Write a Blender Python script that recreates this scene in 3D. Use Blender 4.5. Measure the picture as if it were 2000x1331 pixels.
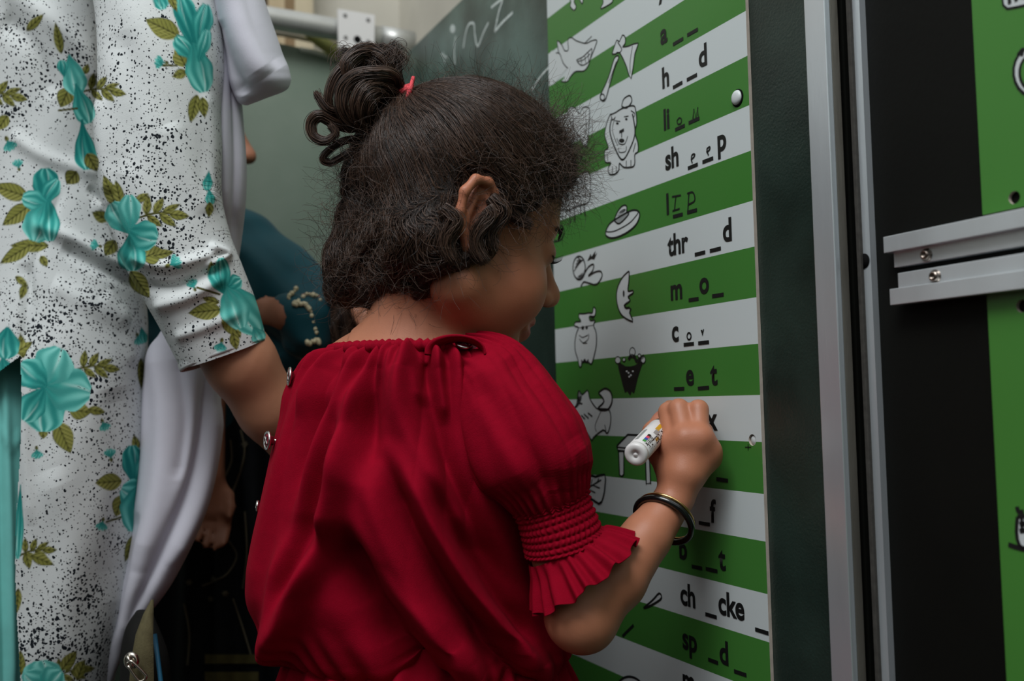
import bpy, bmesh, math, random
import numpy as np
from mathutils import Vector, Matrix
from mathutils.geometry import tessellate_polygon
for _o in list(bpy.data.objects): bpy.data.objects.remove(_o)
SC = bpy.context.scene
COL = SC.collection
rng = np.random.default_rng(7)
random.seed(7)

# ------------------------------------------------------------------ camera
FPX = 1944.4                    # focal length for a 2000 px wide frame (35 mm lens, 36 mm sensor)
_p, _r, CAM_H = math.radians(3.53), math.radians(1.26), 0.80
CF = np.array([0, math.cos(_p), math.sin(_p)])
_u0 = np.array([0, -math.sin(_p), math.cos(_p)]); _r0 = np.array([1.0, 0, 0])
CU = _u0*math.cos(_r) + _r0*math.sin(_r)
CR = _r0*math.cos(_r) - _u0*math.sin(_r)
CC = np.array([0, 0, CAM_H])
cam_data = bpy.data.cameras.new('camera'); cam = bpy.data.objects.new('camera', cam_data); COL.objects.link(cam)
cam_data.sensor_width = 36; cam_data.lens = 35; cam_data.clip_start = 0.02
cam.matrix_world = Matrix(((CR[0], CU[0], -CF[0], CC[0]), (CR[1], CU[1], -CF[1], CC[1]), (CR[2], CU[2], -CF[2], CC[2]), (0, 0, 0, 1)))
cam_data.dof.use_dof = True; cam_data.dof.focus_distance = 0.84; cam_data.dof.aperture_fstop = 5.0
SC.camera = cam

# ------------------------------------------------------------------ daylight: an overcast sky over a narrow yard, plus an added key light
world = bpy.data.worlds.new('overcast_sky'); SC.world = world; world.use_nodes = True
_nt = world.node_tree; _nt.nodes.clear()
_tc = _nt.nodes.new('ShaderNodeTexCoord'); _sx = _nt.nodes.new('ShaderNodeSeparateXYZ')
_rp = _nt.nodes.new('ShaderNodeValToRGB'); _bg = _nt.nodes.new('ShaderNodeBackground'); _wo = _nt.nodes.new('ShaderNodeOutputWorld')
_nt.links.new(_tc.outputs['Generated'], _sx.inputs[0]); _nt.links.new(_sx.outputs['Z'], _rp.inputs[0])
_nt.links.new(_rp.outputs[0], _bg.inputs[0]); _nt.links.new(_bg.outputs[0], _wo.inputs[0])
_rp.color_ramp.elements[0].position = 0.0; _rp.color_ramp.elements[0].color = (0.035, 0.036, 0.036, 1)
_e = _rp.color_ramp.elements.new(0.10); _e.color = (0.06, 0.062, 0.063, 1); _e = _rp.color_ramp.elements.new(0.34); _e.color = (0.52, 0.54, 0.56, 1)
_rp.color_ramp.elements[-1].position = 1.0; _rp.color_ramp.elements[-1].color = (0.80, 0.83, 0.86, 1)
_bg.inputs[1].default_value = 1.0
def area_light(name, loc, target, size, power, color=(1, 1, 1)):
    l = bpy.data.lights.new(name, 'AREA'); l.energy = power; l.shape = 'RECTANGLE'; l.size, l.size_y = size; l.color = color
    o = bpy.data.objects.new(name, l); COL.objects.link(o); o.location = loc
    o.rotation_euler = (Vector(target) - Vector(loc)).to_track_quat('-Z', 'Y').to_euler(); return o
area_light('added_key_light', (-0.42, -0.42, 2.75), (0.0, 0.9, 0.75), (1.2, 0.9), 43, (0.97, 0.985, 1.0))  # added soft key light high behind the camera, apart from the sky
SC.view_settings.view_transform = 'Standard'; SC.view_settings.look = 'None'
SC.view_settings.gamma = 1.0; SC.view_settings.use_curve_mapping = False
SC.view_settings.exposure = 0.0
SC.cycles.use_denoising = True
SC.cycles.caustics_reflective = False; SC.cycles.caustics_refractive = False

# ------------------------------------------------------------------ projection helpers (photo pixel + distance -> point in the yard)
def U(px, py, z):
    px, py, z = np.asarray(px, float), np.asarray(py, float), np.asarray(z, float)
    v = CF + ((px-1000)/FPX)[..., None]*CR - ((py-665.5)/FPX)[..., None]*CU
    return CC + v*z[..., None]
def PJ(P):
    d = np.asarray(P) - CC; z = d@CF
    return 1000 + FPX*(d@CR)/z, 665.5 - FPX*(d@CU)/z, z
WD = np.array([-0.4300, 0.90283, 0.0]); WD /= np.linalg.norm(WD)     # along the chalkboard wall, away from the camera
WE = -WD                                                              # rightwards along the wall
WN = np.array([WD[1], -WD[0], 0.0])                                   # into the wall
WDIST = WN @ (U(1350, 850, 0.92) - CC)
UP = np.array([0, 0, 1.0])
def WP(px, py, off=0.0):                                              # pixel -> point on the wall plane, off metres in front of it
    px, py = np.asarray(px, float), np.asarray(py, float)
    q = U(px, py, np.ones_like(px)) - CC
    return CC + q*((WDIST-off)/(q@WN))[..., None]
def WS(px, py, off=0.0):                                              # pixel -> (s, h) wall coordinates
    p = WP(px, py, off); return p@WE, p[..., 2]
def WX(s, h, off=0.0):                                                # wall coordinates -> point
    s, h = np.asarray(s, float), np.asarray(h, float)
    return (CC + WN*(WDIST-off) - WE*((CC + WN*(WDIST-off))@WE))*np.array([1, 1, 0]) + s[..., None]*WE + h[..., None]*UP

# ------------------------------------------------------------------ materials
def srgb(r, g, b):
    f = lambda c: (c/255/12.92 if c/255 <= 0.04045 else ((c/255+0.055)/1.055)**2.4)
    return (f(r), f(g), f(b))
def mat(name, color, rough=0.6, spec=0.5, metal=0.0, var=0.0, vscale=30.0, bump=0.0, bscale=200.0, attr=None, sss=0.0, sheen=0.0, coat=0.0, stretch=None, roughvar=0.0, color2=None):
    m = bpy.data.materials.new(name); m.use_nodes = True; nt = m.node_tree; b = nt.nodes['Principled BSDF']
    b.inputs['Roughness'].default_value = rough; b.inputs['Specular IOR Level'].default_value = spec; b.inputs['Metallic'].default_value = metal
    b.inputs['Base Color'].default_value = (*color, 1)
    if sss: b.inputs['Subsurface Weight'].default_value = sss; b.inputs['Subsurface Radius'].default_value = (0.008, 0.0055, 0.0045); b.inputs['Subsurface Scale'].default_value = 0.5
    if sheen: b.inputs['Sheen Weight'].default_value = sheen; b.inputs['Sheen Roughness'].default_value = 0.4
    if coat: b.inputs['Coat Weight'].default_value = coat; b.inputs['Coat Roughness'].default_value = 0.1
    tc = nt.nodes.new('ShaderNodeTexCoord'); vec = tc.outputs['Object']
    if stretch:
        mp = nt.nodes.new('ShaderNodeMapping'); mp.inputs['Scale'].default_value = stretch; nt.links.new(vec, mp.inputs[0]); vec = mp.outputs[0]
    src = None
    if attr:
        a = nt.nodes.new('ShaderNodeAttribute'); a.attribute_name = attr; src = a.outputs['Color']
    if var:
        n = nt.nodes.new('ShaderNodeTexNoise'); n.inputs['Scale'].default_value = vscale; n.inputs['Detail'].default_value = 6
        nt.links.new(vec, n.inputs['Vector'])
        if color2 is not None:
            mx = nt.nodes.new('ShaderNodeMix'); mx.data_type = 'RGBA'; cr = nt.nodes.new('ShaderNodeValToRGB')
            cr.color_ramp.elements[0].position = 0.5-0.25*var; cr.color_ramp.elements[1].position = 0.5+0.35*var
            nt.links.new(n.outputs['Fac'], cr.inputs[0]); nt.links.new(cr.outputs[0], mx.inputs['Factor'])
            mx.inputs['A'].default_value = (*color, 1); mx.inputs['B'].default_value = (*color2, 1)
            nt.links.new(mx.outputs['Result'], b.inputs['Base Color'])
        else:
            mr = nt.nodes.new('ShaderNodeMapRange'); mr.inputs['From Min'].default_value = 0.25; mr.inputs['From Max'].default_value = 0.75
            mr.inputs['To Min'].default_value = 1-var; mr.inputs['To Max'].default_value = 1+var; nt.links.new(n.outputs['Fac'], mr.inputs['Value'])
            vm = nt.nodes.new('ShaderNodeVectorMath'); vm.operation = 'SCALE'
            if src is not None: nt.links.new(src, vm.inputs[0])
            else: vm.inputs[0].default_value = color
            nt.links.new(mr.outputs[0], vm.inputs['Scale']); nt.links.new(vm.outputs[0], b.inputs['Base Color'])
    elif src is not None: nt.links.new(src, b.inputs['Base Color'])
    if roughvar:
        n3 = nt.nodes.new('ShaderNodeTexNoise'); n3.inputs['Scale'].default_value = vscale; n3.inputs['Detail'].default_value = 4; nt.links.new(vec, n3.inputs['Vector'])
        m3 = nt.nodes.new('ShaderNodeMapRange'); m3.inputs['To Min'].default_value = max(0.03, rough-roughvar); m3.inputs['To Max'].default_value = rough+roughvar
        nt.links.new(n3.outputs['Fac'], m3.inputs['Value']); nt.links.new(m3.outputs[0], b.inputs['Roughness'])
    if bump:
        n2 = nt.nodes.new('ShaderNodeTexNoise'); n2.inputs['Scale'].default_value = bscale; n2.inputs['Detail'].default_value = 3; nt.links.new(vec, n2.inputs['Vector'])
        bp = nt.nodes.new('ShaderNodeBump'); bp.inputs['Strength'].default_value = bump; bp.inputs['Distance'].default_value = 0.001
        nt.links.new(n2.outputs['Fac'], bp.inputs['Height']); nt.links.new(bp.outputs[0], b.inputs['Normal'])
    return m

# ------------------------------------------------------------------ objects
def link(o, m=None, parent=None, label=None):
    COL.objects.link(o)
    if m is not None: o.data.materials.append(m)
    if parent is not None:
        o.parent = parent
        if parent.parent is None: o.location = -Vector(parent.location)     # geometry is written in yard coordinates
    if label: o['label'] = label
    return o
def thing(name, label, cat, loc, group=None):
    o = bpy.data.objects.new(name, None); COL.objects.link(o); o.location = loc; o.empty_display_size = 0.05
    o['label'] = label; o['category'] = cat
    if group: o['group'] = group
    return o
def mesh_np(name, V, faces, m=None, parent=None, smooth=True, attrs=None, label=None):
    me = bpy.data.meshes.new(name)
    V = np.ascontiguousarray(V, np.float32).reshape(-1, 3)
    if isinstance(faces, np.ndarray):
        nf, k = faces.shape
        me.vertices.add(len(V)); me.vertices.foreach_set('co', V.ravel())
        me.loops.add(nf*k); me.loops.foreach_set('vertex_index', np.ascontiguousarray(faces, np.int32).ravel())
        me.polygons.add(nf); me.polygons.foreach_set('loop_start', np.arange(0, nf*k, k, dtype=np.int32))
        me.update(calc_edges=True)
    else:
        me.from_pydata([tuple(map(float, v)) for v in V], [], [tuple(int(i) for i in f) for f in faces]); me.update()
    if smooth: me.polygons.foreach_set('use_smooth', np.ones(len(me.polygons), bool))
    for nm, arr in (attrs or {}).items():
        arr = np.asarray(arr, np.float32)
        if arr.ndim == 1: me.attributes.new(nm, 'FLOAT', 'POINT').data.foreach_set('value', arr)
        else:
            if arr.shape[1] == 3: arr = np.concatenate([arr, np.ones((len(arr), 1), np.float32)], 1)
            me.attributes.new(nm, 'FLOAT_COLOR', 'POINT').data.foreach_set('color', np.ascontiguousarray(arr).ravel())
    return link(bpy.data.objects.new(name, me), m, parent, label)
def bm_obj(name, bm, m=None, parent=None, smooth=False, label=None):
    me = bpy.data.meshes.new(name); bmesh.ops.recalc_face_normals(bm, faces=bm.faces); bm.to_mesh(me); bm.free()
    if smooth: me.polygons.foreach_set('use_smooth', np.ones(len(me.polygons), bool))
    return link(bpy.data.objects.new(name, me), m, parent, label)
def grid_faces(nr, nc, wrap=True, flip=False):
    r = np.arange(nr-1)[:, None]; c = np.arange(nc if wrap else nc-1)[None]
    c2 = (c+1) % nc
    q = np.stack([r*nc+c, r*nc+c2, (r+1)*nc+c2, (r+1)*nc+c], -1).reshape(-1, 4)
    return q[:, ::-1] if flip else q
def grid_normals(P, wrap=True):
    du = np.roll(P, -1, 1) - np.roll(P, 1, 1) if wrap else np.gradient(P, axis=1)
    dv = np.gradient(P, axis=0)
    n = np.cross(du, dv); n /= np.linalg.norm(n, axis=-1, keepdims=True) + 1e-12
    cen = P.mean(1, keepdims=True)
    s = np.sign((n*(P-cen)).sum(-1).mean())
    return n*s
def grid_obj(name, P, m, parent=None, wrap=True, caps=True, attrs=None, label=None):
    nr, nc = P.shape[:2]; V = P.reshape(-1, 3); F = grid_faces(nr, nc, wrap)
    if caps and wrap:
        V = np.concatenate([V, P[0].mean(0)[None], P[-1].mean(0)[None]]); k = nr*nc
        c = np.arange(nc); c2 = (c+1) % nc
        t = np.stack([c2, c, np.full(nc, k), np.full(nc, k)], -1); b = np.stack([(nr-1)*nc+c, (nr-1)*nc+c2, np.full(nc, k+1), np.full(nc, k+1)], -1)
        fl = [tuple(f) for f in F] + [tuple(f[:3]) for f in t] + [tuple(f[:3]) for f in b]
        if attrs: attrs = {k2: np.concatenate([a, a[:1], a[-1:]]) for k2, a in attrs.items()}
        if len(fl) > 30000:
            F = np.concatenate([np.concatenate([F[:, [0, 1, 2]], F[:, [0, 2, 3]]]), t[:, :3], b[:, :3]]); return mesh_np(name, V, F, m, parent, True, attrs, label)
        return mesh_np(name, V, fl, m, parent, True, attrs, label)
    return mesh_np(name, V, F, m, parent, True, attrs, label)
def smooth_interp(x, xs, ys, it=3):
    """monotone-ish interpolation: piecewise cubic (Catmull-Rom) of a table"""
    xs = np.asarray(xs, float); ys = np.asarray(ys, float)
    d = np.gradient(ys, xs) if len(xs) > 2 else np.full(len(xs), (ys[-1]-ys[0])/(xs[-1]-xs[0]))
    i = np.clip(np.searchsorted(xs, x)-1, 0, len(xs)-2); h = xs[i+1]-xs[i]; t = np.clip((x-xs[i])/h, 0, 1)
    return ys[i]*(2*t**3-3*t**2+1) + d[i]*h*(t**3-2*t**2+t) + ys[i+1]*(-2*t**3+3*t**2) + d[i+1]*h*(t**3-t**2)
def seg_dist(px, py, pts):
    """distance to a polyline and the parameter 0..1 along it"""
    best = np.full(np.shape(px), 1e9); tt = np.zeros(np.shape(px)); n = len(pts)-1
    for k in range(n):
        (ax, ay), (bx, by) = pts[k], pts[k+1]; dx, dy = bx-ax, by-ay; L = dx*dx+dy*dy+1e-9
        t = np.clip(((px-ax)*dx+(py-ay)*dy)/L, 0, 1); d = np.hypot(px-ax-t*dx, py-ay-t*dy); s = d < best
        best = np.where(s, d, best); tt = np.where(s, (k+t)/n, tt)
    return best, tt
def folds_disp(px, py, folds):
    out = np.zeros(np.shape(px))
    for pts, w, amp in folds:
        d, t = seg_dist(px, py, catmull(pts, 6)); out += amp*np.exp(-(d/w)**2)*np.clip(np.minimum(t, 1-t)*6+0.15, 0, 1)
    return out
def vfolds(px, py, folds):
    """long soft folds running down a cloth: every fold is x = f(y), width in px, height in m"""
    out = np.zeros(np.shape(px))
    for pts, w, amp in folds:
        p = np.array(pts, float); y0, y1 = p[0, 1], p[-1, 1]; t = np.clip((py-y0)/(y1-y0), 0, 1)
        xc = smooth_interp(np.clip(py, y0, y1), p[:, 1], p[:, 0]); q = lambda v: np.clip(v, 0, 1)**2*(3-2*np.clip(v, 0, 1))
        out += amp*np.exp(-((px-xc)/w)**2)*q((py-y0)/(.22*(y1-y0)))*q((y1-py)/(.22*(y1-y0)))
    return out
def catmull(pts, n=8, closed=False):
    pts = [np.asarray(p, float) for p in pts]
    if len(pts) < 3 and not closed: return pts
    out = []; N = len(pts); rngk = range(N if closed else N-1)
    for k in rngk:
        g = (lambda i: pts[i % N]) if closed else (lambda i: pts[min(max(i, 0), N-1)])
        p0, p1, p2, p3 = g(k-1), g(k), g(k+1), g(k+2)
        for j in range(n):
            t = j/n; out.append(0.5*(2*p1+(p2-p0)*t+(2*p0-5*p1+4*p2-p3)*t*t+(3*p1-p0-3*p2+p3)*t**3))
    if not closed: out.append(pts[-1])
    return out
def loft(rows, nr=120, nf=120, nb=24, hor=785.0, power=1.0, level=True):
    """closed tube from pixel silhouettes: rows = (y, x_left, x_right, centre distance, half depth)"""
    R = np.array(rows, float); y = np.linspace(R[0, 0], R[-1, 0], nr)
    xl, xr, zc, rz = (smooth_interp(y, R[:, 0], R[:, k]) for k in (1, 2, 3, 4))
    a = np.concatenate([np.linspace(0, math.pi, nf, endpoint=False), np.linspace(math.pi, 2*math.pi, nb, endpoint=False)])
    c, s = np.cos(a), np.sin(a)
    c = np.sign(c)*np.abs(c)**power; s = np.sign(s)*np.abs(s)**power
    px = ((xl+xr)/2)[:, None] + ((xr-xl)/2)[:, None]*c[None]
    z = zc[:, None] - rz[:, None]*s[None]
    py = y[:, None] + 0*px
    if level: py = hor + (py-hor)*zc[:, None]/z
    # keep the outline: x is measured at the centre distance
    px = 1000 + (px-1000)*1.0
    return U(px, py, z), px, y[:, None]+0*px, a
def limb(path, nu=80, nv=48, flat=1.0, interp=10):
    """tube along pixel path (px, py, z, radius px); returns points, pixel coordinates, u, angle"""
    C = np.array(catmull([np.array(p, float) for p in path], interp)); t = np.linspace(0, len(C)-1, nu); i = np.minimum(t.astype(int), len(C)-2); f = (t-i)[:, None]
    C = C[i]*(1-f) + C[i+1]*f
    A = U(C[:, 0], C[:, 1], C[:, 2]); r = C[:, 3]*C[:, 2]/FPX
    T = np.gradient(A, axis=0); T /= np.linalg.norm(T, axis=1, keepdims=True)
    V = CC - A; V /= np.linalg.norm(V, axis=1, keepdims=True)
    B = np.cross(T, V); B /= np.linalg.norm(B, axis=1, keepdims=True); Nn = np.cross(B, T)
    a = np.linspace(0, 2*math.pi, nv, endpoint=False)
    P = A[:, None] + r[:, None, None]*(np.cos(a)[None, :, None]*B[:, None] + flat*np.sin(a)[None, :, None]*Nn[:, None])
    px, py, _ = PJ(P)
    return P, px, py, np.linspace(0, 1, nu)[:, None]+0*px, a[None]+0*px
def tube_np(pts, rad, n=8, closed=False):
    pts = np.asarray(pts, float); rad = np.broadcast_to(np.asarray(rad, float), (len(pts),))
    T = (np.roll(pts, -1, 0)-np.roll(pts, 1, 0)) if closed else np.gradient(pts, axis=0)
    T /= np.linalg.norm(T, axis=1, keepdims=True)+1e-12
    ref = np.array([0.3, 0.2, 0.93]); Nn = []
    v = np.cross(T[0], ref); v /= np.linalg.norm(v)
    for t in T:
        v = v - t*(v@t); v /= np.linalg.norm(v)+1e-12; Nn.append(v)
    Nn = np.array(Nn); B = np.cross(T, Nn); a = np.linspace(0, 2*math.pi, n, endpoint=False)
    P = pts[:, None] + rad[:, None, None]*(np.cos(a)[None, :, None]*Nn[:, None]+np.sin(a)[None, :, None]*B[:, None])
    if closed: P = np.concatenate([P, P[:1]])
    return P
def join_grids(name, grids, m, parent=None, wrap=True, label=None):
    Vs, Fs, k = [], [], 0
    for P in grids:
        nr, nc = P.shape[:2]; Vs.append(P.reshape(-1, 3)); Fs.append(grid_faces(nr, nc, wrap)+k); k += nr*nc
    return mesh_np(name, np.concatenate(Vs), np.concatenate(Fs), m, parent, True, None, label)

# ------------------------------------------------------------------ implicit bodies (smooth unions meshed as ONE continuous surface)
class Field:
    def __init__(s, xs, ys, zs):
        s.ax = [np.asarray(a, np.float32) for a in (xs, ys, zs)]; s.F = np.full([len(a) for a in s.ax], 0.2, np.float32)
    def sub(s, lo, hi):
        return tuple(slice(max(0, int(np.searchsorted(a, l))-1), min(len(a), int(np.searchsorted(a, h))+1)) for a, l, h in zip(s.ax, lo, hi))
    def pts(s, sl): return np.stack(np.meshgrid(s.ax[0][sl[0]], s.ax[1][sl[1]], s.ax[2][sl[2]], indexing='ij'), -1)
    def op(s, fn, lo, hi, k=0.005, sub=False):
        pad = k + 0.012; sl = s.sub(np.asarray(lo)-pad, np.asarray(hi)+pad)
        if min(x.stop-x.start for x in sl) <= 0: return
        d = fn(s.pts(sl)).astype(np.float32); f = s.F[sl]
        if sub:
            d = -d; h = np.clip(k-np.abs(f-d), 0, None)/max(k, 1e-9); s.F[sl] = np.maximum(f, d)+h*h*k*0.25
        else:
            h = np.clip(k-np.abs(f-d), 0, None)/max(k, 1e-9); s.F[sl] = np.minimum(f, d)-h*h*k*0.25
    def cone(s, a, b, ra, rb, k=0.01, sub=False):
        a, b = np.asarray(a, float), np.asarray(b, float); ba = b-a; L = ba@ba+1e-12
        def fn(P):
            t = np.clip(((P-a)@ba)/L, 0, 1); return np.linalg.norm(P-a-t[..., None]*ba, axis=-1)-(ra+(rb-ra)*t)
        m = max(ra, rb); s.op(fn, np.minimum(a, b)-m, np.maximum(a, b)+m, k, sub)
    def chain(s, pts, rad, k=0.01):
        for i in range(len(pts)-1): s.cone(pts[i], pts[i+1], rad[i], rad[i+1], k)
    def ell(s, c, r, k=0.01, M=None, sub=False, clip=None):
        c, r = np.asarray(c, float), np.asarray(r, float); M = np.eye(3) if M is None else M
        def fn(P):
            q = (P-c)@M; k0 = np.linalg.norm(q/r, axis=-1); k1 = np.linalg.norm(q/(r*r), axis=-1)
            return np.where(k1 > 1e-6, k0*(k0-1)/np.maximum(k1, 1e-6), -r.min())
        e = np.sqrt(((M*r)**2).sum(1)); s.op(fn, c-e, c+e, k, sub)
    def sample(s, P):
        idx = []
        for a, j in zip(s.ax, range(3)): idx.append(np.clip(np.interp(P[..., j], a, np.arange(len(a))), 0, len(a)-1.001))
        i = [x.astype(int) for x in idx]; f = [x-y for x, y in zip(idx, i)]; out = 0
        for dx in (0, 1):
            for dy in (0, 1):
                for dz in (0, 1):
                    out = out + s.F[i[0]+dx, i[1]+dy, i[2]+dz]*(f[0] if dx else 1-f[0])*(f[1] if dy else 1-f[1])*(f[2] if dz else 1-f[2])
        return out
    def grad(s, P, e=0.003):
        g = np.stack([s.sample(P+np.eye(3)[j]*e)-s.sample(P-np.eye(3)[j]*e) for j in range(3)], -1)
        return g/(np.linalg.norm(g, axis=-1, keepdims=True)+1e-9)
    def mesh(s, smooth=1):
        F = s.F; S = F < 0
        C = S[:-1, :-1, :-1].astype(np.uint8)
        for dx in (0, 1):
            for dy in (0, 1):
                for dz in (0, 1):
                    if dx+dy+dz: C = C + S[dx:F.shape[0]-1+dx, dy:F.shape[1]-1+dy, dz:F.shape[2]-1+dz]
        I = np.argwhere((C > 0) & (C < 8)); idx = np.full(C.shape, -1, np.int32); idx[tuple(I.T)] = np.arange(len(I)); del C
        acc = np.zeros((len(I), 3)); cnt = np.zeros(len(I)); corners = [(a, b, c) for a in (0, 1) for b in (0, 1) for c in (0, 1)]
        val = {c: F[I[:, 0]+c[0], I[:, 1]+c[1], I[:, 2]+c[2]] for c in corners}
        for c in corners:
            for ax in range(3):
                if c[ax] == 0:
                    c2 = tuple(1 if j == ax else c[j] for j in range(3)); v0, v1 = val[c], val[c2]; mk = (v0 < 0) != (v1 < 0)
                    t = np.where(mk, v0/np.where(mk, v0-v1, 1), 0); p = np.tile(np.array(c, float), (len(I), 1)); p[:, ax] = t
                    acc[mk] += p[mk]; cnt[mk] += 1
        G = I + acc/cnt[:, None]; V = np.stack([np.interp(G[:, j], np.arange(len(s.ax[j])), s.ax[j]) for j in range(3)], 1)
        quads = []
        for ax in range(3):
            a1, a2 = (ax+1) % 3, (ax+2) % 3; sl0 = [slice(None)]*3; sl1 = [slice(None)]*3
            sl0[ax] = slice(0, -1); sl1[ax] = slice(1, None)
            E = np.argwhere(S[tuple(sl0)] != S[tuple(sl1)]); ok = (E[:, a1] > 0) & (E[:, a2] > 0) & (E[:, a1] < F.shape[a1]-1) & (E[:, a2] < F.shape[a2]-1); E = E[ok]
            st = S[E[:, 0], E[:, 1], E[:, 2]]; q = []
            for (o1, o2) in ((-1, -1), (0, -1), (0, 0), (-1, 0)):
                c = E.copy(); c[:, a1] += o1; c[:, a2] += o2; q.append(idx[c[:, 0], c[:, 1], c[:, 2]])
            q = np.stack(q, 1); q[~st] = q[~st][:, ::-1]; quads.append(q)
        Q = np.concatenate(quads)
        for _ in range(smooth):
            A = np.zeros_like(V); n = np.zeros(len(V))
            for j in range(4):
                x, y = Q[:, j], Q[:, (j+1) % 4]
                for kx in range(3): A[:, kx] += np.bincount(x, V[y, kx], len(V)) + np.bincount(y, V[x, kx], len(V))
                n += np.bincount(x, minlength=len(V)) + np.bincount(y, minlength=len(V))
            V = V*0.45 + 0.55*A/n[:, None]
        return V, Q
def head_rot(th, ph, ro):
    th, ph, ro = map(math.radians, (th, ph, ro))
    fw = np.array([math.sin(th)*math.cos(ph), math.cos(th)*math.cos(ph), -math.sin(ph)])
    rt = np.array([math.cos(th), -math.sin(th), 0]); up = np.cross(rt, fw)
    rt2 = rt*math.cos(ro)+up*math.sin(ro); return np.stack([rt2, fw, np.cross(rt2, fw)], 1)
def add_head(f, O, M, s, child=True):
    """head in local axes: +x right, +y face, +z up"""
    L = lambda x, y, z: O + M@(np.array([x, y, z])*s)
    E = lambda c, r, k, sub=False, R=None: f.ell(L(*c), np.array(r)*s, k*s, M if R is None else M@R, sub)
    K = lambda a, b, ra, rb, k, sub=False: f.cone(L(*a), L(*b), ra*s, rb*s, k*s, sub)
    E((0, -.002, .034), (.067, .072, .070), .01)
    E((0, .030, .034), (.060, .054, .056), .03)
    E((0, .030, -.030), (.053, .050, .060), .03)
    for x in (-1, 1):
        E((x*.035, .049, -.040), (.028, .031, .030), .022)
        K((x*.047, .005, -.050), (x*.012, .056, -.084), .021, .017, .022)
        K((x*.010, .079, .017), (x*.042, .066, .017), .008, .007, .014)
    E((0, .066, -.086), (.018, .015, .014), .02)
    for x in (-1, 1):
        E((x*.031, .094, -.001), (.017, .013, .011), .014, True)
        E((x*.031, .0685, -.003), (.0155, .0145, .0125), .005)
    K((0, .083, .004), (0, .099, -.024), .0065, .0085, .013)
    E((0, .1015, -.030), (.0105, .0100, .0090), .007)
    for x in (-1, 1):
        E((x*.0095, .0925, -.034), (.0065, .0085, .0065), .005)
        K((x*.005, .096, -.043), (x*.006, .094, -.036), .0022, .0025, .003, True)
        K((0, .0880, -.0545), (x*.016, .0805, -.0590), .0058, .0032, .008)
        K((0, .0850, -.0650), (x*.013, .0800, -.0615), .0060, .0032, .008)
        K((0, .0950, -.0597), (x*.019, .0835, -.0600), .0012, .0010, .004, True)
        # ear: flared bowl with a helix rim, an anti-helix and a lobe
        sx = math.sin(.40)*x; cx = math.cos(.40); Re = np.array([[cx, sx, 0], [-sx, cx, 0], [0, 0, 1.0]])
        ez, ec = .80, np.array([.0690, .002, -.002])
        e_ = lambda a_, b_, c_: (x*(ec[0]+ez*(a_-.0715)), ec[1]+ez*b_, ec[2]+ez*c_)
        E(e_(.0715, -.012, .004), (.0060*ez, .017*ez, .026*ez), .006, False, Re)
        E(e_(.0795, -.009, .006), (.0065*ez, .0120*ez, .0190*ez), .003, True, Re)
        rim = [(.073, .010, .012), (.0745, .006, .026), (.0775, -.006, .033), (.0815, -.020, .030), (.0825, -.0275, .016), (.080, -.026, -.002), (.0755, -.018, -.018), (.072, -.008, -.027)]
        f.chain([L(*e_(*p)) for p in rim], [q_*s*ez for q_ in (.0034, .0040, .0044, .0046, .0046, .0044, .0044, .0050)], .003*s)
        E(e_(.0715, -.004, -.027), (.0050*ez, .0085*ez, .0100*ez), .006)
        K(e_(.0755, -.013, .018), e_(.0750, -.017, -.008), .0030*ez, .0034*ez, .005)
        K(e_(.0700, .006, -.004), e_(.0735, .003, -.007), .0045*ez, .0035*ez, .004)
    return L
def add_hand(f, wrist, mcps, fingers, thumb, r=0.0085, k=0.006, palm=0.015, pk=0.012):
    """palm web from wrist to knuckles, four finger chains and a thumb chain; all points in yard coordinates"""
    for m_ in mcps: f.cone(wrist, m_, palm*r/0.0085, 0.0105*r/0.0085, pk)
    for a, b in zip(mcps[:-1], mcps[1:]): f.cone(a, b, 0.0100*r/0.0085, 0.0095*r/0.0085, 0.008)
    for i, (m_, c) in enumerate(zip(mcps, fingers)):
        rr = r*(1.0, 1.02, 0.97, 0.86)[i]; f.chain([m_]+list(c), [rr*1.12, rr*1.04, rr*0.93, rr*0.80][:len(c)+1], k*0.45)
    f.chain(thumb, [r*1.5, r*1.25, r*1.1, r*0.9][:len(thumb)], k)
def relaxed_hand(f, wrist, dirn, side, palm, size):
    """generic hanging hand: dirn along the hand, side towards the thumb, palm = palm normal"""
    d, s_, p = (np.asarray(v, float)/np.linalg.norm(v) for v in (dirn, side, palm)); w = np.asarray(wrist, float); Z = size
    mc = [w + d*Z*.50 + s_*Z*o for o in (.17, .06, -.05, -.15)]; fg = []
    for m_, l in zip(mc, (.42, .47, .43, .34)):
        fg.append([m_ + d*Z*l*.45 + p*Z*.04, m_ + d*Z*l*.75 + p*Z*.12, m_ + d*Z*l*.93 + p*Z*.21])
    th = [w + d*Z*.14 + s_*Z*.12, w + d*Z*.30 + s_*Z*.25 + p*Z*.06, w + d*Z*.44 + s_*Z*.28 + p*Z*.12, w + d*Z*.56 + s_*Z*.26 + p*Z*.17]
    add_hand(f, w, mc, fg, th, r=Z*.058, k=Z*.04)
def axis_fine(lo, a, b, hi, fine, coarse):
    return np.concatenate([np.arange(lo, a, coarse), np.arange(a, b, fine), np.arange(b, hi+coarse, coarse)])
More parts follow.
